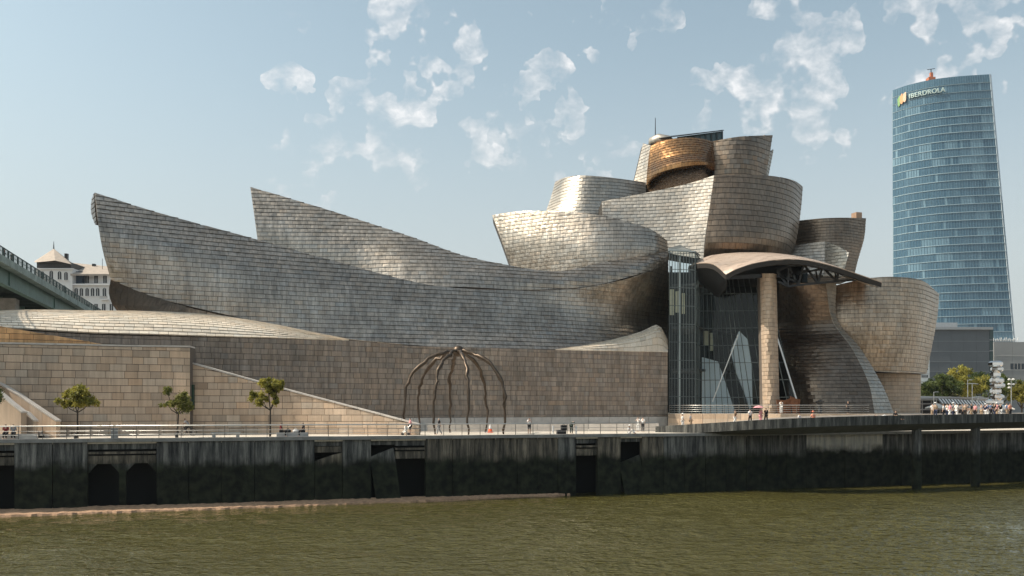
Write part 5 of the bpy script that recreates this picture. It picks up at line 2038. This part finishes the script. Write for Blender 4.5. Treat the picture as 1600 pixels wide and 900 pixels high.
for px, Y, r, z, lab in ((1464, 143, 1.75, 3.5, 'widest cream parasol next to the museum base'), (1491, 143.5, 1.2, 3.45, 'cream parasol second along from the museum base'), (1509, 144, 1.2, 3.45, 'cream parasol third along, under the striped awning'),
                          (1524, 145, 1.1, 3.3, 'small cream parasol just before the polished column'), (1573, 147, 1.2, 3.3, 'cream parasol beyond the polished column')):
    parasol(px, Y, r, z, lab)


def lamp_post(px, Y, h, kind, label):
    root = empty('lamp_post', Gd(px, Y))
    mb = MB(); mb.tube([(0, 0, 0), (0, 0, h)], [.09, .055], 8); mb.build('pole', STEEL, root)
    if kind == 'flat':
        for s in (-1, 1):
            mb = MB(); mb.hexa([Vector((0, -.2, h)), Vector((s * .85, -.2, h - .04)), Vector((s * .85, .2, h - .04)), Vector((0, .2, h))], [Vector((0, -.2, h + .12)), Vector((s * .85, -.2, h + .02)), Vector((s * .85, .2, h + .02)), Vector((0, .2, h + .12))])
            mb.build('lamp_head', WHITE, root)
    elif kind == 'spots':
        for z, s in ((h, 1), (h, -1), (h - .75, 1), (h - .75, -1), (h - 1.3, -1)):
            mb = MB(); mb.lathe([(.02, -.12), (.2, -.08), (.24, .06), (.12, .16), (.02, .18)], 10, (s * .32, 0, z)); mb.bar((0, 0, z), (s * .32, 0, z), .05); mb.build('lamp_head', WHITE, root)
    else:
        mb = MB(); mb.bar((0, 0, h - .05), (.5, 0, h), .06); mb.box((.5, 0, h - .05), .5, .2, .09); mb.build('lamp_head', WHITE, root)
    tag(root, label, 'lamp post', 'lamp posts in the park')


lamp_post(1519, 138, 6.5, 'flat', 'tall lamp post with a flat twin head above the cafe')
lamp_post(1512, 152, 7.6, 'arm', 'thin bare lamp post just behind the twin headed lamp')
lamp_post(1528, 140, 4.5, 'flat', 'shorter flat headed lamp post beside the tallest one')
lamp_post(1580, 142, 7.3, 'spots', 'lamp post carrying several small round spotlights')
lamp_post(1459, 150, 5.5, 'arm', 'thin lamp post beside the museum base')


# ================================================================== SCULPTURES
def build_frame_sculpture():
    c = Gd(716, 95.3)
    root = empty('bronze_sculpture', c)
    BR = simple('dark_bronze', (0.085, 0.062, 0.045), 0.42, 0.75, var=.3, scale=3, bump=.3, bscale=9)
    zc = 8.75
    for k in range(8):
        a = 2 * math.pi * k / 8 + .27
        r = 5.1 + .75 * math.sin(k * 2.1)
        e = Vector((math.cos(a), math.sin(a), 0))
        top = 8.3 + .25 * math.sin(k * 1.7 + 1)
        pts = [e * r * .97 + Vector((0, 0, -.02)), e * r * 1.01 + Vector((0, 0, 1.8)), e * r * 1.0 + Vector((0, 0, 3.8)), e * r * .94 + Vector((0, 0, 5.4)), e * r * .80 + Vector((0, 0, 6.8)),
               e * r * .55 + Vector((0, 0, 7.9)), e * r * .28 + Vector((0, 0, 8.5)), e * .35 + Vector((0, 0, zc))]
        sm = catmull(np.array([list(p) for p in pts]), 22)
        sm[1:-1] += rng.normal(0, .07, (20, 3))
        rad = [(.085 + .11 * min(1, i / 13)) * (1 + .18 * math.sin(i * 1.3 + k)) for i in range(22)]
        mb = MB(); mb.tube([Vector(p) for p in sm], rad, 9); mb.build('arched_leg', BR, root, smooth=True)
    mb = MB(); mb.lathe([(.05, zc - .6), (.42, zc - .5), (.6, zc - .15), (.6, zc + .2), (.4, zc + .5), (.05, zc + .62)], 18); mb.build('hub', BR, root, smooth=True)
    tag(root, 'tall dark bronze sculpture of slender arched legs meeting at a plain hub', 'sculpture')
    # polished steel column
    c = Gd(1557, 132)
    root = empty('steel_sculpture', c)
    CH = simple('polished_steel', (0.78, 0.74, 0.70), 0.10, 1.0, var=.05)
    z = -.02
    k = 0
    while z < 9.2:
        h = .82 + .12 * math.sin(k * 2.3)
        r = 1.15 - .035 * z + .18 * math.sin(k * 1.9) + (.25 if k == 0 else 0)
        mb = MB()
        n = 7
        ox, oy, ph = .16 * math.sin(k * 2.7), .14 * math.cos(k * 1.3), k * .43
        rings = []
        for zz, rr in ((0, .72), (.28, 1.0), (.72, 1.0), (1.0, .68)):
            rings.append([Vector((ox + r * rr * math.cos(2 * math.pi * q / n + ph), oy + r * rr * math.sin(2 * math.pi * q / n + ph), z + zz * h)) for q in range(n)])
        vs = [v for rg in rings for v in rg]
        fs = [(i * n + q, i * n + (q + 1) % n, (i + 1) * n + (q + 1) % n, (i + 1) * n + q) for i in range(3) for q in range(n)] + [tuple(reversed(range(n))), tuple(range(3 * n, 4 * n))]
        mb.add(vs, fs); mb.build('faceted_drum', CH, root)
        z += h * .985
        k += 1
    tag(root, 'tall polished steel column of faceted drums beside the cafe', 'sculpture')
    # rusty plates on the terrace
    RU = simple('rusted_plate', (0.16, 0.065, 0.03), 0.85, .2, var=.3, scale=2, bump=.3)
    root = empty('rusted_sculpture', Gd(1231, 119.4, TZ))
    for (a, b, h0, h1, y) in ((-1.5, -.4, 1.9, 1.75, 0), (-.45, .5, 1.7, 2.1, .35), (.4, 1.25, 2.35, 1.9, .1), (1.1, 1.7, 1.9, 1.95, .6)):
        mb = MB(); f = [Vector((a + .3, y, 0)), Vector((b, y, 0)), Vector((b + .1, y - .2, h1)), Vector((a - .1, y - .2, h0))]
        mb.loft(f, [v + Vector((.1, .5, 0)) for v in f]); mb.build('plate', RU, root)
    tag(root, 'brown rusted plate sculpture on the terrace beside the pier', 'sculpture')
    root = empty('dark_statue', Gd(1281, 119.6, TZ))
    mb = MB(); mb.lathe([(.3, 0), (.34, .3), (.22, .8), (.3, 1.2), (.62, 1.62), (.3, 1.75), (.05, 1.9)], 10); mb.build('body', DARKM, root)
    tag(root, 'small dark urn shaped statue on the terrace before the leaning wall', 'statue')


build_frame_sculpture()

# ================================================================== PEOPLE
J0 = dict(pel=(0, 0, .96), wst=(0, 0, 1.10), chs=(0, .01, 1.30), nck=(0, .01, 1.47), hd0=(0, -.01, 1.56), hd1=(0, -.01, 1.68),
          shL=(.17, .01, 1.42), elL=(.22, .03, 1.14), wrL=(.23, -.06, .90), haL=(.225, -.10, .81), shR=(-.17, .01, 1.42), elR=(-.22, .03, 1.14), wrR=(-.23, -.06, .90), haR=(-.225, -.10, .81),
          hpL=(.09, 0, .92), knL=(.10, -.02, .50), anL=(.10, .03, .09), toL=(.115, -.13, .035), hpR=(-.09, 0, .92), knR=(-.10, -.02, .50), anR=(-.10, .03, .09), toR=(-.115, -.13, .035))
RAD = dict(pel=(.15, .11), wst=(.125, .095), chs=(.155, .11), nck=(.055, .055), hd0=(.075, .085), hd1=(.08, .095), sh=(.065, .065), el=(.045, .045), wr=(.034, .034), ha=(.042, .025), hp=(.085, .09), kn=(.062, .062), an=(.042, .045), to=(.045, .032))
EDG = [('pel', 'wst'), ('wst', 'chs'), ('chs', 'nck'), ('nck', 'hd0'), ('hd0', 'hd1')] + [e for s in 'LR' for e in (('chs', 'sh' + s), ('sh' + s, 'el' + s), ('el' + s, 'wr' + s), ('wr' + s, 'ha' + s), ('pel', 'hp' + s), ('hp' + s, 'kn' + s), ('kn' + s, 'an' + s), ('an' + s, 'to' + s))]
POSES = {'stand': {}, 'walk': dict(knL=(.09, -.16, .52), anL=(.09, -.20, .10), toL=(.10, -.36, .06), knR=(-.09, .06, .50), anR=(-.09, .30, .14), toR=(-.1, .17, .04), elL=(.21, .12, 1.15), wrL=(.22, .16, .93), haL=(.22, .16, .84), elR=(-.21, -.06, 1.15), wrR=(-.2, -.22, .98), haR=(-.19, -.28, .92)),
         'photo': dict(elL=(.2, -.16, 1.24), wrL=(.08, -.30, 1.45), haL=(.05, -.33, 1.53), elR=(-.2, -.16, 1.24), wrR=(-.08, -.30, 1.45), haR=(-.05, -.33, 1.53)),
         'carry': dict(elL=(.2, -.08, 1.18), wrL=(.12, -.32, 1.12), haL=(.1, -.40, 1.13), elR=(-.2, -.08, 1.18), wrR=(-.12, -.32, 1.12), haR=(-.1, -.40, 1.13)),
         'bend': dict(pel=(0, .06, .93), wst=(0, -.03, 1.04), chs=(0, -.20, 1.16), nck=(0, -.35, 1.22), hd0=(0, -.43, 1.24), hd1=(0, -.53, 1.24), shL=(.17, -.29, 1.19), elL=(.2, -.33, .92), wrL=(.18, -.40, .70), haL=(.17, -.43, .62), shR=(-.17, -.29, 1.19), elR=(-.2, -.33, .92), wrR=(-.18, -.40, .70), haR=(-.17, -.43, .62), hpL=(.09, .06, .90), hpR=(-.09, .06, .90)),
         'sit': dict(pel=(0, 0, .54), wst=(0, .02, .68), chs=(0, .02, .88), nck=(0, 0, 1.05), hd0=(0, -.03, 1.14), hd1=(0, -.04, 1.26), shL=(.17, .01, 1.0), elL=(.23, -.03, .75), wrL=(.16, -.24, .64), haL=(.14, -.32, .62), shR=(-.17, .01, 1.0), elR=(-.23, -.03, .75), wrR=(-.16, -.24, .64), haR=(-.14, -.32, .62),
                     hpL=(.09, -.02, .52), knL=(.11, -.43, .52), anL=(.11, -.43, .09), toL=(.12, -.58, .035), hpR=(-.09, -.02, .52), knR=(-.11, -.43, .52), anR=(-.11, -.43, .09), toR=(-.12, -.58, .035)),
         'ground': dict(pel=(0, 0, .13), wst=(0, .05, .26), chs=(0, .07, .46), nck=(0, .02, .62), hd0=(0, -.03, .70), hd1=(0, -.05, .81), shL=(.17, .04, .57), elL=(.22, -.05, .36), wrL=(.14, -.30, .40), haL=(.11, -.38, .42), shR=(-.17, .04, .57), elR=(-.22, -.05, .36), wrR=(-.14, -.30, .40), haR=(-.11, -.38, .42),
                        hpL=(.09, -.03, .12), knL=(.14, -.38, .42), anL=(.13, -.62, .07), toL=(.14, -.76, .035), hpR=(-.09, -.03, .12), knR=(-.14, -.38, .42), anR=(-.13, -.62, .07), toR=(-.14, -.76, .035)),
         'lie': dict(pel=(0, 0, .13), wst=(0, .15, .14), chs=(0, .34, .16), nck=(0, .52, .19), hd0=(0, .60, .22), hd1=(0, .71, .24), shL=(.17, .45, .15), elL=(.26, .22, .10), wrL=(.2, .02, .2), haL=(.15, -.05, .22), shR=(-.17, .45, .15), elR=(-.26, .22, .10), wrR=(-.2, .02, .2), haR=(-.15, -.05, .22),
                     hpL=(.09, -.05, .12), knL=(.11, -.42, .30), anL=(.11, -.80, .07), toL=(.12, -.88, .16), hpR=(-.09, -.05, .12), knR=(-.11, -.45, .09), anR=(-.11, -.88, .06), toR=(-.12, -.92, .16)),
         'cycle': dict(pel=(0, .12, 1.02), wst=(0, .05, 1.15), chs=(0, -.08, 1.34), nck=(0, -.20, 1.48), hd0=(0, -.27, 1.56), hd1=(0, -.30, 1.67), shL=(.17, -.13, 1.43), elL=(.23, -.28, 1.22), wrL=(.22, -.50, 1.10), haL=(.21, -.58, 1.09), shR=(-.17, -.13, 1.43), elR=(-.23, -.28, 1.22), wrR=(-.22, -.50, 1.10), haR=(-.21, -.58, 1.09),
                       hpL=(.09, .1, .98), knL=(.11, -.28, .80), anL=(.11, -.08, .44), toL=(.12, -.22, .40), hpR=(-.09, .1, .98), knR=(-.11, -.22, .62), anR=(-.11, -.06, .22), toR=(-.12, -.2, .18))}
_cache = {}


def skin_mesh(key, joints, edges, grow=0.0, radmul=None):
    if key in _cache:
        return _cache[key]
    names = []
    for a, b in edges:
        for n in (a, b):
            if n not in names: names.append(n)
    me = bpy.data.meshes.new(key)
    me.from_pydata([joints[n] for n in names], [(names.index(a), names.index(b)) for a, b in edges], [])
    o = bpy.data.objects.new(key, me)
    COL.objects.link(o)
    md = o.modifiers.new('skin', 'SKIN')
    md.use_smooth_shade = True
    sb = o.modifiers.new('sub', 'SUBSURF'); sb.levels = 1; sb.render_levels = 1
    sv = me.skin_vertices[0].data
    for i, n in enumerate(names):
        r = RAD.get(n) or RAD[n[:2]]
        m = (radmul or {}).get(n[:2] if n[:2] in (radmul or {}) else n, 1.0)
        sv[i].radius = (r[0] * m + grow, r[1] * m + grow)
        sv[i].use_root = (i == 0)
    bpy.context.view_layer.update()
    res = bpy.data.meshes.new_from_object(o.evaluated_get(bpy.context.evaluated_depsgraph_get()))
    res.name = key
    bpy.data.objects.remove(o)
    _cache[key] = res
    return res


def cloth(c):
    return simple('cloth_%02d_%02d_%02d' % tuple(int(x * 99) for x in c), c, .9, var=.12, scale=6)


SKINS = [simple('skin_light', (.55, .36, .27), .6, var=.05), simple('skin_tan', (.42, .26, .18), .6, var=.05), simple('skin_dark', (.16, .09, .06), .6, var=.05)]
HAIRS = [simple('hair_dark', (.02, .015, .012), .6), simple('hair_brown', (.09, .05, .03), .6), simple('hair_grey', (.4, .38, .35), .7)]


def person(loc, face, pose, shirt, legs, label, group=None, shorts=False, skin=None, hair=None, hat=None, scale=1.0, skirt=False):
    """face: heading of the person's front, degrees, 0 = towards the camera"""
    J = dict(J0); J.update(POSES[pose])
    root = empty('person', loc, math.radians(face))
    root.scale = (scale,) * 3
    sk = SKINS[random.randrange(2) if skin is None else skin]
    link_o = lambda n, me, mt: _obj(n, me, mt, root)
    _obj('body', skin_mesh(pose + '_body', J, EDG), sk, root)
    top = [('pel', 'wst'), ('wst', 'chs')] + [e for s in 'LR' for e in (('chs', 'sh' + s), ('sh' + s, 'el' + s))]
    J2 = dict(J)
    for s in 'LR':
        a, b = Vector(J['sh' + s]), Vector(J['el' + s])
        J2['el' + s] = tuple(a.lerp(b, .85))
    _obj('shirt', skin_mesh(pose + '_shirt', J2, top, .02), cloth(shirt), root)
    J3 = dict(J)
    ed = [e for s in 'LR' for e in (('pel', 'hp' + s), ('hp' + s, 'kn' + s))]
    if not shorts:
        ed += [('kn' + s, 'an' + s) for s in 'LR']
    kk = pose + ('_shorts' if shorts else '_trousers')
    _obj('shorts' if shorts else 'trousers', skin_mesh(kk, J3, ed, .018), cloth(legs), root)
    h0, h1 = Vector(J['hd0']), Vector(J['hd1'])
    J4 = {'hd0': tuple(h0.lerp(h1, .45) + Vector((0, .02, 0))), 'hd1': tuple(h1 + (h1 - h0) * .12 + Vector((0, .012, 0)))}
    _obj('hair', skin_mesh(pose + '_hair', J4, [('hd0', 'hd1')], .012), HAIRS[random.randrange(2) if hair is None else hair], root)
    # nose, so the face has a front
    if hat:
        mb = MB(); c = h1 + (h1 - h0).normalized() * .03
        mb.lathe([(.19, 0), (.2, .02), (.10, .03), (.09, .11), (.03, .13)], 12, c); mb.build('hat', cloth(hat), root)
    tag(root, label, 'person', group)
    return root


def _obj(n, me, mt, root):
    o = bpy.data.objects.new(n, me)
    COL.objects.link(o)
    o.parent = root
    if len(me.materials) == 0:
        me.materials.append(mt)
    o.material_slots[0].link = 'OBJECT'
    o.material_slots[0].material = mt
    return o


WH, BK, RD, PK, GY, BL, GN, TN, OR, NV = (.72, .70, .68), (.015, .015, .018), (.25, .03, .03), (.62, .28, .30), (.25, .25, .26), (.10, .16, .30), (.03, .045, .035), (.38, .28, .19), (.75, .28, .18), (.02, .03, .07)
# quay promenade
mb = MB(prom(14, .95)); mb.box(prom(14, 1.15), 4.4, .55, .44, QANG)
tag(mb.build('stone_bench', CONC_W), 'pale stone bench under the seated couple by the stairs', 'bench')
person(prom(9, 1.0), 0 + 18, 'sit', RD, BK, 'seated person in a red shirt by the stair walls')
person(prom(21, 1.0), 8 + 18, 'sit', GY, BK, 'seated person in a grey shirt beside the red shirted one')
person(prom(641, 2.6), -70, 'carry', PK, BK, 'person in a pink shirt and dark shorts pushing a pushchair', shorts=True)
person(prom(686, 2.2), -80, 'walk', BK, GY, 'person in a black shirt walking under the bronze sculpture', hair=2)
person(prom(827, 1.8), 10, 'photo', WH, BK, 'person in a white top and black shorts holding a camera up by the railing', shorts=True)
person(prom(893, 1.6), 150, 'bend', GN, GN, 'person in dark green clothes bending over beside a black bag')
person(prom(983, .9), 60, 'ground', WH, WH, 'person dressed in white sitting on the quay edge', hat=WH)
person(Gd(997, 101.5), -30, 'photo', WH, WH, 'person all in white taking a picture behind the low parapet')
person(Gd(1004.5, 101.3), 160, 'stand', WH, BK, 'person in a white shirt and black trousers beside the white clad photographer')
person(prom(439, 1.0), 95, 'sit', RD, BK, 'seated person in a dark red top at one end of the low bench')
person(prom(474, 1.0), -60, 'sit', BK, BK, 'seated person in black at the other end of the low bench')
mb = MB(prom(457, 1)); mb.box(prom(457, 1.05), 2.9, .5, .40, QANG)
tag(mb.build('low_bench', simple('bench_metal', (.35, .35, .35), .5, .5)), 'low grey bench between the two seated people', 'bench')
for px, c, lab in ((450, BK, 'black bag lying on the low bench'), (462, WH, 'white bag lying on the low bench')):
    q = prom(px, 1.0)
    mb = MB((q.x, q.y, .4)); mb.lathe([(.10, .41), (.27, .43), (.30, .55), (.22, .66), (.08, .70)], 12, (q.x, q.y, 0)); mb.tube([(q.x - .15, q.y, .66), (q.x, q.y, .82), (q.x + .15, q.y, .66)], .02, 6)
    tag(mb.build('bag', cloth(c)), lab, 'bag')
q = prom(877, 1.4)
mb = MB(q); mb.box((q.x, q.y, 0.01), .95, .42, .42, QANG); mb.box((q.x + .25, q.y, .43), .55, .38, .5, QANG); mb.tube([(q.x + .1, q.y, .9), (q.x + .25, q.y, 1.05), (q.x + .4, q.y, .9)], .02, 6)
tag(mb.build('bag', cloth(BK)), 'pile of black bags on the ground beside the bending person', 'bag')
for px, lab, sx in ((866, 'white folding board leaning beside the black bags', .12), (902, 'white folding board leaning beside the bending person', .12)):
    q = prom(px, 1.4); mb = MB(q); mb.hexa([q + Vector((-.2, 0, 0)), q + Vector((-.1, 0, 0)), q + Vector((.0, .7, 0)), q + Vector((-.1, .7, 0))], [q + Vector((-.2, .25, .85)), q + Vector((-.1, .25, .85)), q + Vector((0, .45, .85)), q + Vector((-.1, .45, .85))])
    tag(mb.build('board', WHITE), lab, 'board')
# bench, bin, cone
q = prom(353, 1.3)
bn = empty('park_bench', q, QANG)
mb = MB(); mb.box((0, 0, .36), 2.6, .5, .1); mb.build('seat', simple('bench_stone', (.30, .30, .29), .8), bn)
for x in (-1.05, 1.05):
    mb = MB(); mb.box((x, 0, .005), .3, .42, .35); mb.build('leg', simple('bench_stone', (.3, .3, .29), .8), bn)
tag(bn, 'grey stone bench between two young trees', 'bench')
q = prom(179, 1.3)
mb = MB(q); mb.box((q.x, q.y, .005), .55, .5, .82, QANG); mb.box((q.x, q.y, .83), .62, .56, .06, QANG)
tag(mb.build('litter_bin', simple('bin_grey', (.27, .26, .25), .6)), 'square grey litter bin behind the quay railing', 'bin')
for px, lab in ((118, 'small dark bollard at the foot of the round-crowned tree'), (276, 'small dark bollard at the foot of the sparse tree')):
    q = prom(px, 1.3); mb = MB(q); mb.lathe([(.14, .005), (.14, .42), (.11, .46), (.02, .47)], 10, q)
    tag(mb.build('bollard', DARKM), lab, 'bollard')
q = Gd(766, 99)
cn = empty('traffic_cone', q)
mb = MB(); mb.box((0, 0, .005), .62, .62, .06); mb.lathe([(.27, .06), (.17, .42)], 14); mb.build('base', simple('cone_orange', (.80, .12, .03), .5), cn)
mb = MB(); mb.lathe([(.172, .42), (.11, .66)], 14); mb.build('band', WHITE, cn)
mb = MB(); mb.lathe([(.11, .66), (.055, .92), (.02, .93)], 14); mb.build('tip', WHITE, cn)
tag(cn, 'orange and white traffic cone standing under the bronze sculpture', 'cone')
# pushchair
q = prom(633.5, 2.45)
pc = empty('pushchair', q, QANG)
for x, y in ((-.28, -.22), (-.28, .22), (.3, -.22), (.3, .22)):
    mb = MB(); mb.tube([(x, y - .02, .12), (x, y + .02, .12)], .12, 12); mb.build('wheel', BLACK, pc)
mb = MB(); mb.tube([(-.28, .2, .14), (.1, .2, .55), (.45, .2, 1.0), (.45, -.2, 1.0), (.1, -.2, .55), (-.28, -.2, .14)], .018, 6); mb.tube([(.3, .2, .14), (-.2, .2, .6)], .018, 6); mb.tube([(.3, -.2, .14), (-.2, -.2, .6)], .018, 6); mb.build('frame', STEEL, pc)
mb = MB(); f = [Vector((-.3, -.18, .35)), Vector((.12, -.18, .32)), Vector((.22, -.18, .85)), Vector((-.1, -.18, .92)), Vector((-.05, -.18, .5))]
mb.loft(f, [v + Vector((0, .36, 0)) for v in f]); mb.build('seat', cloth(WH), pc)
tag(pc, 'small pushchair with a pale seat beside the pink shirted person', 'pushchair')


# bicycle and rider
def bicycle(loc, rz):
    root = empty('bicycle', loc, rz)
    for x in (-.52, .52):
        mb = MB()
        mb.tube([(x + .34 * math.cos(t), 0, .345 + .34 * math.sin(t)) for t in np.linspace(0, 2 * math.pi, 25)], .022, 6, caps=False)
        w_ = mb.build('wheel', BLACK, root)
        mb = MB()
        for k in range(6):
            t = math.pi * k / 6
            mb.bar((x - .33 * math.cos(t), 0, .345 - .33 * math.sin(t)), (x + .33 * math.cos(t), 0, .345 + .33 * math.sin(t)), .008)
        mb.build('spokes', STEEL, w_)
    mb = MB()
    for a, b in (((-.52, .345), (-.05, .32)), ((-.05, .32), (-.2, .88)), ((-.2, .88), (-.52, .345)), ((-.05, .32), (.38, .82)), ((-.18, .80), (.36, .86)), ((.36, .98), (.52, .345))):
        mb.tube([(a[0], 0, a[1]), (b[0], 0, b[1])], .02, 6)
    mb.build('frame', DARKM, root)
    mb = MB(); mb.box((-.2, 0, .9), .26, .14, .06); mb.build('saddle', BLACK, root)
    mb = MB(); mb.tube([(.30, -.28, 1.05), (.38, -.1, 1.02), (.36, 0, .98), (.38, .1, 1.02), (.30, .28, 1.05)], .016, 6); mb.build('handlebar', DARKM, root)
    tag(root, 'black bicycle ridden past the limestone corner', 'bicycle')


q = Gd(293, 87.0)
bicycle(q, math.pi)
person(q, -90, 'cycle', GY, BK, 'cyclist in a grey shirt riding past the limestone corner', skin=2, hair=0)

# footbridge walkers
GW = None
person(deck_at(1057, 1.2), 90, 'walk', WH, WH, 'person in white walking on the low end of the footbridge', hat=WH)
person(deck_at(1064, 1.8), 85, 'walk', GY, TN, 'person in grey walking beside the white clad one on the footbridge')
person(deck_at(1147, 1.4), -90, 'walk', (.16, .10, .06), WH, 'person in a brown top and white trousers on the footbridge')
person(deck_at(1175, 1.4), 180, 'walk', WH, BK, 'person in a white shirt and dark trousers next to the pink umbrella')
um = deck_at(1186, 1.3)
person(um, 120, 'carry', PK, PK, 'person in pink under a pink umbrella on the footbridge')
ub = empty('umbrella', um + Vector((-.2, -.25, 1.05)))
mb = MB(); mb.tube([(0, 0, 0), (-.1, 0, .95)], .014, 6); mb.build('shaft', DARKM, ub)
mb = MB(); n = 8
ring = [Vector((-.1 + .58 * math.cos(2 * math.pi * k / n), .58 * math.sin(2 * math.pi * k / n), .72)) for k in range(n)]
r2 = [Vector((-.1 + .34 * math.cos(2 * math.pi * k / n), .34 * math.sin(2 * math.pi * k / n), .90)) for k in range(n)]
mb.add(ring + r2 + [Vector((-.1, 0, .97))], [(k, (k + 1) % n, n + (k + 1) % n, n + k) for k in range(n)] + [(n + k, n + (k + 1) % n, 2 * n) for k in range(n)]); mb.build('canopy', cloth(PK), ub)
tag(ub, 'open pink umbrella held on the footbridge', 'umbrella')
person(deck_at(1201, 1.4), 185, 'walk', BK, BK, 'person dressed all in black on the footbridge')
person(deck_at(1251.5, .7) + Vector((0, 0, -.28)), 40, 'sit', WH, WH, 'person in white sitting against the footbridge parapet')
person(deck_at(1278, .75) + Vector((0, 0, -.2)), 185, 'sit', OR, OR, 'person in an orange top leaning on the footbridge parapet', hat=OR)
person(deck_at(1404, .8), 30, 'ground', BK, GN, 'dark clothed person sitting low at the bend of the footbridge', scale=1.25)
person(deck_at(1385, .7) + Vector((0, 0, .25)), 90, 'lie', GY, WH, 'person lying on the parapet near the bend of the footbridge')
person(Gd(1220.5, 117, TZ), 170, 'photo', WH, WH, 'person in white on the terrace beside the rusted plates')
person(Gd(1325, 119, TZ), 0, 'stand', BK, BK, 'person in black on the terrace before the leaning wall')
# bridge walkers
person(bridge_at(6, .95), 100, 'stand', RD, BK, 'person in red at the railing of the road bridge', scale=1.05)
person(bridge_at(10, .95), 80, 'stand', GN, BK, 'person in dark green at the railing of the road bridge')
# crowd at the far end of the footbridge
sh = [(WH, 'white'), (GY, 'grey'), (PK, 'pink'), (NV, 'navy'), (TN, 'tan'), (BK, 'black'), (BL, 'blue'), (OR, 'orange')]
lg = [(BK, 'black'), (TN, 'tan'), (WH, 'white'), (NV, 'navy')]
xs = [1484, 1489, 1494, 1500, 1513, 1517, 1521, 1528, 1532, 1535, 1540, 1544, 1549, 1561, 1565, 1569, 1577, 1580, 1586, 1590, 1595, 1599]
pick = [(0, 0), (4, 3), (0, 1), (2, 2), (0, 3), (4, 0), (0, 2), (1, 3), (3, 1), (1, 0), (2, 0), (5, 1), (1, 2), (3, 2), (1, 1), (5, 3), (6, 0), (6, 2), (5, 2), (2, 1), (7, 0), (6, 1)]
for i, px in enumerate(xs):
    (s, sn), (l, ln) = sh[pick[i][0]], lg[pick[i][1]]
    pose = ('stand', 'walk', 'carry', 'walk', 'photo')[i % 5]
    person(deck_at(px, 1.0 + (i * 7 % 5) * .55), random.uniform(-180, 180), pose, s, l, 'pedestrian in a %s shirt and %s trousers in the crowd on the footbridge' % (sn, ln), 'crowd on the far end of the footbridge', scale=random.uniform(.93, 1.04), hat=WH if i % 6 == 1 else None)


# ================================================================== SUMMER HAZE
def build_haze():
    m = bpy.data.materials.new('haze_air')
    m.use_nodes = True
    nt = m.node_tree
    nt.nodes.clear()
    o = nt.nodes.new('ShaderNodeOutputMaterial')
    v = nt.nodes.new('ShaderNodeVolumePrincipled')
    v.inputs['Color'].default_value = (0.80, 0.88, 0.95, 1)
    v.inputs['Density'].default_value = 0.00007
    v.inputs['Anisotropy'].default_value = 0.2
    nt.links.new(v.outputs[0], o.inputs['Volume'])
    mb = MB()
    mb.hexa([Vector((-6100, -5200, -11)), Vector((6100, -5200, -11)), Vector((6100, 11000, -11)), Vector((-6100, 11000, -11))],
            [Vector((-6100, -5200, 300)), Vector((6100, -5200, 300)), Vector((6100, 11000, 300)), Vector((-6100, 11000, 300))])
    tag(mb.build('haze', m), 'thin summer haze in the air', kind='stuff')


build_haze()
